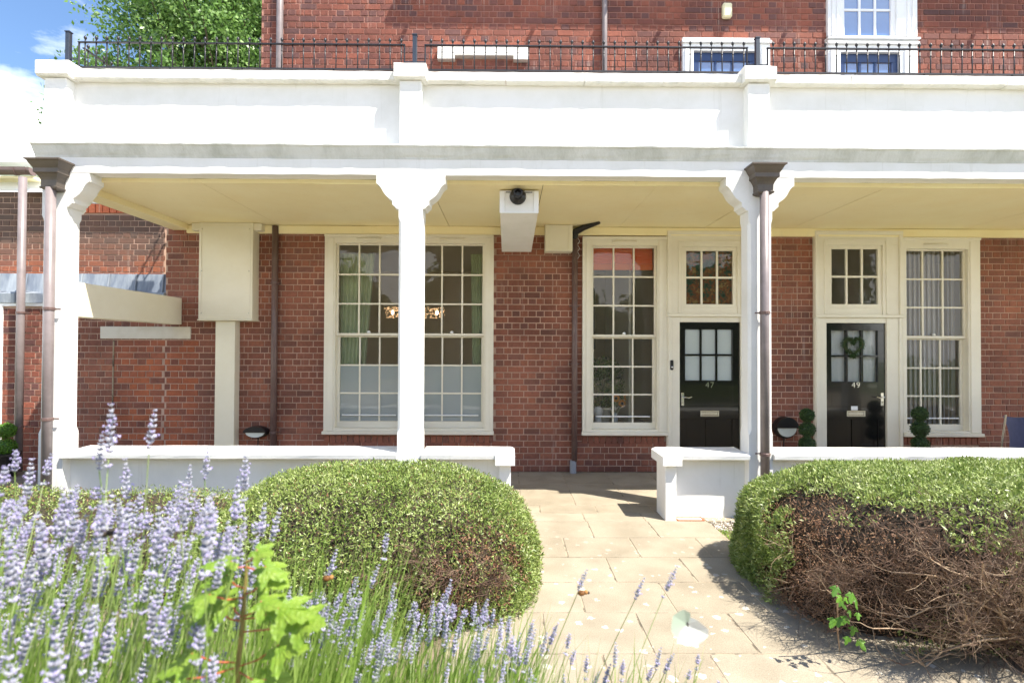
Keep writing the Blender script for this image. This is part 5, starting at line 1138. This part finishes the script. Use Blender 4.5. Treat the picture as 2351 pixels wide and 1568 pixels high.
def blades(bush, n, xr, yr, zt, lean, W_=0.0016, seed=1):
    r = np.random.default_rng(seed); P = np.stack([r.uniform(*xr, n), r.uniform(*yr, n), r.uniform(0.5, 0.75, n)], 1)
    D = np.stack([lean+r.normal(size=n)*0.16, r.normal(size=n)*0.12, np.ones(n)], 1); D /= np.linalg.norm(D, axis=1)[:, None]
    L_ = (zt-P[:, 2])*r.uniform(0.35, 1.0, n); Wv = np.cross(D, r.normal(size=(n, 3))); Wv /= np.linalg.norm(Wv, axis=1)[:, None]; Wv *= W_*r.uniform(.6, 1.5, n)[:, None]
    mid = P+D*(L_*0.55)[:, None]; tip = P+D*L_[:, None]+np.stack([r.normal(size=n)*.02, r.normal(size=n)*.02, -np.abs(r.normal(size=n))*.01], 1)
    V = np.stack([P-Wv, P+Wv, mid+Wv, mid-Wv, tip], 1).reshape(-1, 3); base = np.arange(n)[:, None]*5
    F = np.concatenate([base+np.array([[0, 1, 2]]), base+np.array([[0, 2, 3]]), base+np.array([[3, 2, 4]])], 0)
    o = quick_mesh('leafy_stems', V, F, leaf_mat('lavender_leaf_%d' % seed, [(0.17, 0.29, 0.04), (0.28, 0.43, 0.08), (0.40, 0.54, 0.15)], rough=0.6, trans=0.4), r.random(n).repeat(5), bush); o['kind'] = 'stuff'
b1 = thing('lavender_bush', (-0.75, 1.1, 0.5), 'tall dense lavender bush filling the lower left corner', 'lavender', 'lavender along the front bed')
b2 = thing('lavender_bush', (-0.2, 1.45, 0.5), 'lower lavender bush in front of the rounded hedge', 'lavender', 'lavender along the front bed')
b3 = thing('lavender_bush', (0.35, 1.35, 0.5), 'sparse lavender stalks in front of the paved path', 'lavender', 'lavender along the front bed')
for (px, py, Y, k, s_) in ((260, 918, 0.92, 3, 1.25), (355, 933, 0.95, 2, 1.1), (233, 990, 0.95, 2, 1.0), (563, 1030, 1.0, 3, 1.1), (478, 1022, 1.05, 2, 1), (487, 1130, 0.75, 3, 1.3), (545, 1095, .95, 2, 1.1), (72, 1045, 1.0, 3, 1.1), (40, 1030, 1.1, 0, 1), (120, 1035, 1.1, 1, 1), (290, 1045, 1.0, 3, 1.1), (436, 1060, 1.1, 2, 1), (604, 1150, 1.0, 2, 1), (640, 1160, 1.05, 2, 1), (130, 1440, 0.6, 3, 1.3), (25, 1490, 0.62, 3, 1.2), (90, 1170, 0.8, 3, 1.3), (20, 1210, 0.75, 3, 1.2), (150, 1110, 0.9, 3, 1.2), (215, 1380, .75, 3, 1.1), (380, 1180, .9, 3, 1.1)):
    stalk(b1, at(px, py, Y), lean=(0.08, 0.0), size=s_, var=k)
for i in range(205):
    px = rl.uniform(-30, 600); py = rl.triangular(1060, 1600, 1160)+max(0, px-420)*0.25; Y = rl.uniform(0.8, 1.35) if py < 1350 else rl.uniform(0.78, 1.2)
    stalk(b1, at(px, py, Y), lean=(0.24, 0.02), size=rl.uniform(0.85, 1.2))
for (px, py, Y) in ((890, 1220, 1.25), (868, 1290, 1.3), (1037, 1325, 1.35), (773, 1258, 1.2), (1170, 1410, 1.4), (820, 1320, 1.4), (905, 1335, 1.4), (1020, 1360, 1.4)):
    stalk(b2, at(px, py, Y), lean=(0.22, 0), size=0.95)
for i in range(135):
    px = rl.uniform(640, 1235); py = rl.triangular(1330, 1600, 1400)+max(0, px-1050)*0.2; Y = rl.uniform(1.1, 1.5)
    stalk(b2, at(px, py, Y), lean=(0.2, 0.02), size=rl.uniform(0.75, 1.05))
for (px, py, Y, k) in ((1347, 1300, 1.30, 2), (1480, 1322, 1.30, 2), (1558, 1295, 1.22, 3), (1282, 1425, 1.3, 3), (1258, 1445, 1.3, 2), (1310, 1450, 1.4, 1), (1320, 1490, 1.5, 0), (1348, 1500, 1.4, 1), (1418, 1470, 1.35, 2), (1432, 1510, 1.4, 1), (1515, 1480, 1.35, 2), (1545, 1495, 1.35, 2), (1605, 1500, 1.5, 5), (1500, 1525, 1.4, 1), (1400, 1520, 1.3, 2), (1230, 1440, 1.35, 2), (1300, 1545, 1.4, 2), (1585, 1535, 1.5, 5), (1650, 1560, 1.5, 5), (1375, 1535, 1.4, 2)):
    stalk(b3, at(px, py, Y), lean=(0.33 if py < 1400 else 0.22, 0), size=0.9, var=k)
blades(b1, 5200, (-1.9, -0.35), (0.75, 1.45), 1.34, 0.22, seed=3)
blades(b2, 2600, (-0.75, 0.05), (1.1, 1.5), 1.06, 0.2, seed=4)
blades(b3, 500, (-0.1, 0.5), (1.1, 1.5), 0.95, 0.2, seed=5, W_=0.001)
# lime green sapling among the lavender
sv = thing('vine_sapling', at(543, 1560, 0.86), 'lime green maple leafed sapling with red stalks among the lavender', 'sapling', )
LF = mat('lime_leaf', (0.19, 0.33, 0.035), 0.35, nscale=45, col2=(0.29, 0.42, 0.06), bump=0.5, bscale=130, obj=True)
_n = LF.node_tree.nodes; _l = LF.node_tree.links.new; _t = _n.new('ShaderNodeBsdfTranslucent'); _m = _n.new('ShaderNodeMixShader'); _m.inputs[0].default_value = 0.4
_l(_n['Color Ramp'].outputs[0], _t.inputs[0]); _l(_n['Principled BSDF'].outputs[0], _m.inputs[1]); _l(_t.outputs[0], _m.inputs[2]); _l(_m.outputs[0], _n['Material Output'].inputs[0])
RS = mat('red_leaf_stalk', (0.42, 0.10, 0.05), 0.5); BS = mat('brown_green_stem', (0.20, 0.17, 0.05), 0.6)
Ys = 0.86
sp_ = [at(543, 1620, Ys), at(546, 1530, Ys), at(556, 1440, Ys), at(562, 1360, Ys), at(566, 1310, Ys), at(564, 1290, Ys)]
MB().tube(sp_, [0.005, 0.0045, 0.004, 0.0032, 0.0025, 0.0016], 8).build('stem', BS, sv, smooth=True)
for (sx, sy, lx, ly, size, ax, lobes, tilt) in ((564, 1300, 530, 1288, .060, -1.2, 5, .9), (564, 1300, 610, 1300, .062, 1.2, 5, .8), (564, 1290, 590, 1262, .045, .6, 5, .5), (562, 1370, 480, 1365, .062, -1.3, 5, .9), (562, 1365, 610, 1325, .066, .9, 5, .9), (558, 1420, 640, 1395, .085, 1.3, 5, .7), (558, 1415, 600, 1380, .06, 1, 5, .9), (557, 1420, 525, 1370, .07, -.6, 5, .8), (545, 1530, 640, 1480, .085, 1.6, 5, 1.2), (546, 1520, 440, 1500, .08, -1.7, 5, .8), (546, 1540, 610, 1560, .08, 1.8, 5, .9), (545, 1530, 400, 1560, .07, -2, 5, .9), (558, 1425, 500, 1400, .07, -1.4, 5, .8), (562, 1350, 520, 1320, .055, -1.0, 5, 1.0), (556, 1450, 680, 1420, .08, 1.4, 5, .6)):
    s0 = at(sx, sy, Ys); c = at(lx, ly, Ys-rb.uniform(0.0, 0.06)); MB().tube([s0, s0.lerp(c, .5)+Vector((0, 0, -.006)), c], 0.0013, 5).build('leaf_stalk', RS, sv)
    vs, fs = lobed_leaf(c, (rb.gauss(0, .25), -0.42, tilt+.1), (math.sin(ax)*1.2, -0.45, math.cos(ax)*0.25), size*0.74, lobes, fold=0.25); MB().add(vs, fs).build('leaf', LF, sv)
for (px, py, s_) in ((240, 1300, .04), (310, 1310, .035), (320, 1375, .04), (250, 1500, .05), (420, 1545, .06), (480, 1545, .06), (385, 1490, .05), (300, 1290, .03)):
    vs, fs = lobed_leaf(at(px, py, 1.2), (rb.gauss(0, .4), -1, .7), (rb.gauss(0, 1), 0, .4), s_, 5); MB().add(vs, fs).build('leaf', LF, sv)
# insects
def insect_bee(px, py, Y, label, fur=(0.35, 0.17, 0.05), band=(0.28, 0.11, 0.02)):
    c = at(px, py, Y); t = thing('bee', c, label, 'bee', 'bees on the lavender')
    MB().ball(c, 0.0065, 10, 6, sc=(1.5, 1, 1)).build('abdomen', mat('bee_amber', band, 0.7, nscale=300, col2=(0.03, 0.02, 0.01), obj=True), t, smooth=True)
    MB().ball(c+Vector((0.011, 0, 0.002)), 0.0055, 8, 6).build('thorax', mat('bee_fur', fur, 0.9), t, smooth=True)
    MB().ball(c+Vector((0.017, 0, 0.001)), 0.0035, 8, 5).build('head', M['black'], t, smooth=True)
    for s_ in (-1, 1): MB().add([c+Vector((0.008, 0, 0.005)), c+Vector((0.0, s_*0.010, 0.011)), c+Vector((-0.010, s_*0.009, 0.010)), c+Vector((-0.006, s_*0.003, 0.006))], [(0, 1, 2, 3)]).build('wing', glass_mat('bee_wing', haze=.4, hazecol=(.5, .5, .45)), t)
insect_bee(1335, 1361, 1.29, 'amber bee on the lavender stalk before the path'); insect_bee(750, 1327, 1.2, 'brown bee on a lavender spike before the rounded hedge'); insect_bee(237, 1224, 0.85, 'dark bee among the dense lavender at the left', (0.03, 0.025, 0.02), (0.04, 0.03, 0.02))
c = at(1578, 1432, 0.85); bf = thing('butterfly', c, 'white butterfly with a grey green underwing flying above the path', 'butterfly')
wm = leaf_mat('butterfly_white', [(0.80, 0.82, 0.76), (0.85, 0.86, 0.8)], trans=.2, src='obj'); wg = leaf_mat('butterfly_green', [(0.45, 0.58, 0.46), (0.5, 0.62, 0.5)], trans=.15, src='obj')
def wing(m, pts, nm):
    n = 16; vs = [c]
    for i in range(n+1):
        f = i/n*(len(pts)-1); k = min(int(f), len(pts)-2); p = Vector(pts[k]).lerp(Vector(pts[k+1]), f-k); vs.append(c+p)
    MB().add(vs, [(0, i, i+1) for i in range(1, n+1)]).build(nm, m, bf)
wing(wg, [(0.004, 0, 0.004), (0.004, -.006, 0.020), (-0.010, -.01, 0.029), (-0.027, -.012, 0.020), (-0.030, -.01, -0.004), (-0.020, -.006, -0.020), (-0.006, -.004, -0.018)], 'fore_wing')
wing(wm, [(0.002, 0, 0.012), (0.014, -.008, 0.010), (0.029, -.012, -0.002), (0.030, -.012, -0.012), (0.022, -.012, -0.020), (0.012, -.01, -0.029), (-0.006, -.008, -0.030), (-0.018, -.006, -0.022), (-0.012, -.004, -0.010)], 'hind_wing')
MB().tube([c+Vector((-0.004, 0, 0.012)), c, c+Vector((0.004, 0, -0.012))], [0.001, 0.0018, 0.001], 6).build('body', M['black'], bf)

# ------------------------------------------------------------------ trees
TL = leaf_mat('tree_leaf', [(0.05, 0.11, 0.025), (0.10, 0.20, 0.04), (0.16, 0.29, 0.065), (0.24, 0.38, 0.11)], rough=0.4, trans=0.3)
BK = mat('bark', (0.10, 0.075, 0.05), 0.9, nscale=5, var=0.4, bump=0.6)
def tree(loc, h, rad, seed, label, ncl=420, per=130, lsize=0.12, low=0.35):
    t = thing('tree', loc, label, 'tree'); r = np.random.default_rng(seed); q = random.Random(seed)
    L0 = Vector(loc); MB().tube([L0, L0+Vector((0.1, 0, h*0.3)), L0+Vector((0, 0.1, h*0.75))], [0.32, 0.24, 0.08], 10).build('trunk', BK, t, smooth=True)
    mb = MB(); D = r.normal(size=(ncl, 3)); D /= np.linalg.norm(D, axis=1)[:, None]; cc = D*(r.random((ncl, 1))**0.45)*np.array(rad); cc[:, 2] = np.maximum(cc[:, 2], -rad[2]*0.8); cen = np.array([0, 0, h-rad[2]])+cc+np.array(loc)
    for i in range(0, ncl, 6):
        e = Vector(cen[i].tolist()); s0 = L0+Vector((0, 0, h*q.uniform(.25, .6))); mb.tube([s0, s0.lerp(e, .5)+Vector((0, 0, -.2)), e], [0.07, 0.04, 0.012], 5, caps=False)
    o = mb.build('limbs', BK, t); o['kind'] = 'stuff'
    G = r.normal(size=(ncl*per, 3)); P = cen.repeat(per, 0)+G*np.array([0.33, 0.33, 0.20])*r.uniform(.6, 1.3, (ncl, 1)).repeat(per, 0); Nn = G/np.linalg.norm(G, axis=1)[:, None]; Nn[:, 2] += .5
    V, F = leaves(P, Nn, lsize, lsize*0.33, up=-0.1, out=0.5, rnd=r); tn = np.clip(0.5+0.28*r.normal(size=ncl).repeat(per)+0.18*r.normal(size=ncl*per), 0, 1)
    quick_mesh('crown', V, F, TL, tn.repeat(4), t)
tree((-7.75, 15.5, 0), 14.6, (3.4, 3.2, 4.4), 71, 'broad green tree rising behind the building at the left', ncl=620, per=190, lsize=0.10)
tree((-13.7, 18, 0), 11.9, (1.0, 1.5, 1.9), 73, 'smaller green treetop just above the left end of the railing', ncl=40, per=110)
# garden behind the camera, only seen in the window glass
n = 45000; r = np.random.default_rng(8); ang = r.uniform(-2.6, -0.5, n); rr_ = r.uniform(15, 19, n); hh = r.random(n)**0.8; P = np.stack([rr_*np.cos(ang), rr_*np.sin(ang), hh*(6.0+1.6*np.sin(ang*7)+np.sin(ang*17))], 1)
Nn = np.stack([-np.cos(ang), -np.sin(ang), np.full(n, .4)], 1); V, F = leaves(P, Nn, 0.5, 0.17, rnd=r); tag(quick_mesh('shrubbery', V, F, TL, r.random(n).repeat(4)), 'far green shrubbery across the garden, mirrored in the window glass', 'shrubbery', kind='stuff')
print('lavender stalks', LAVC[0], 'objects', len(bpy.data.objects))
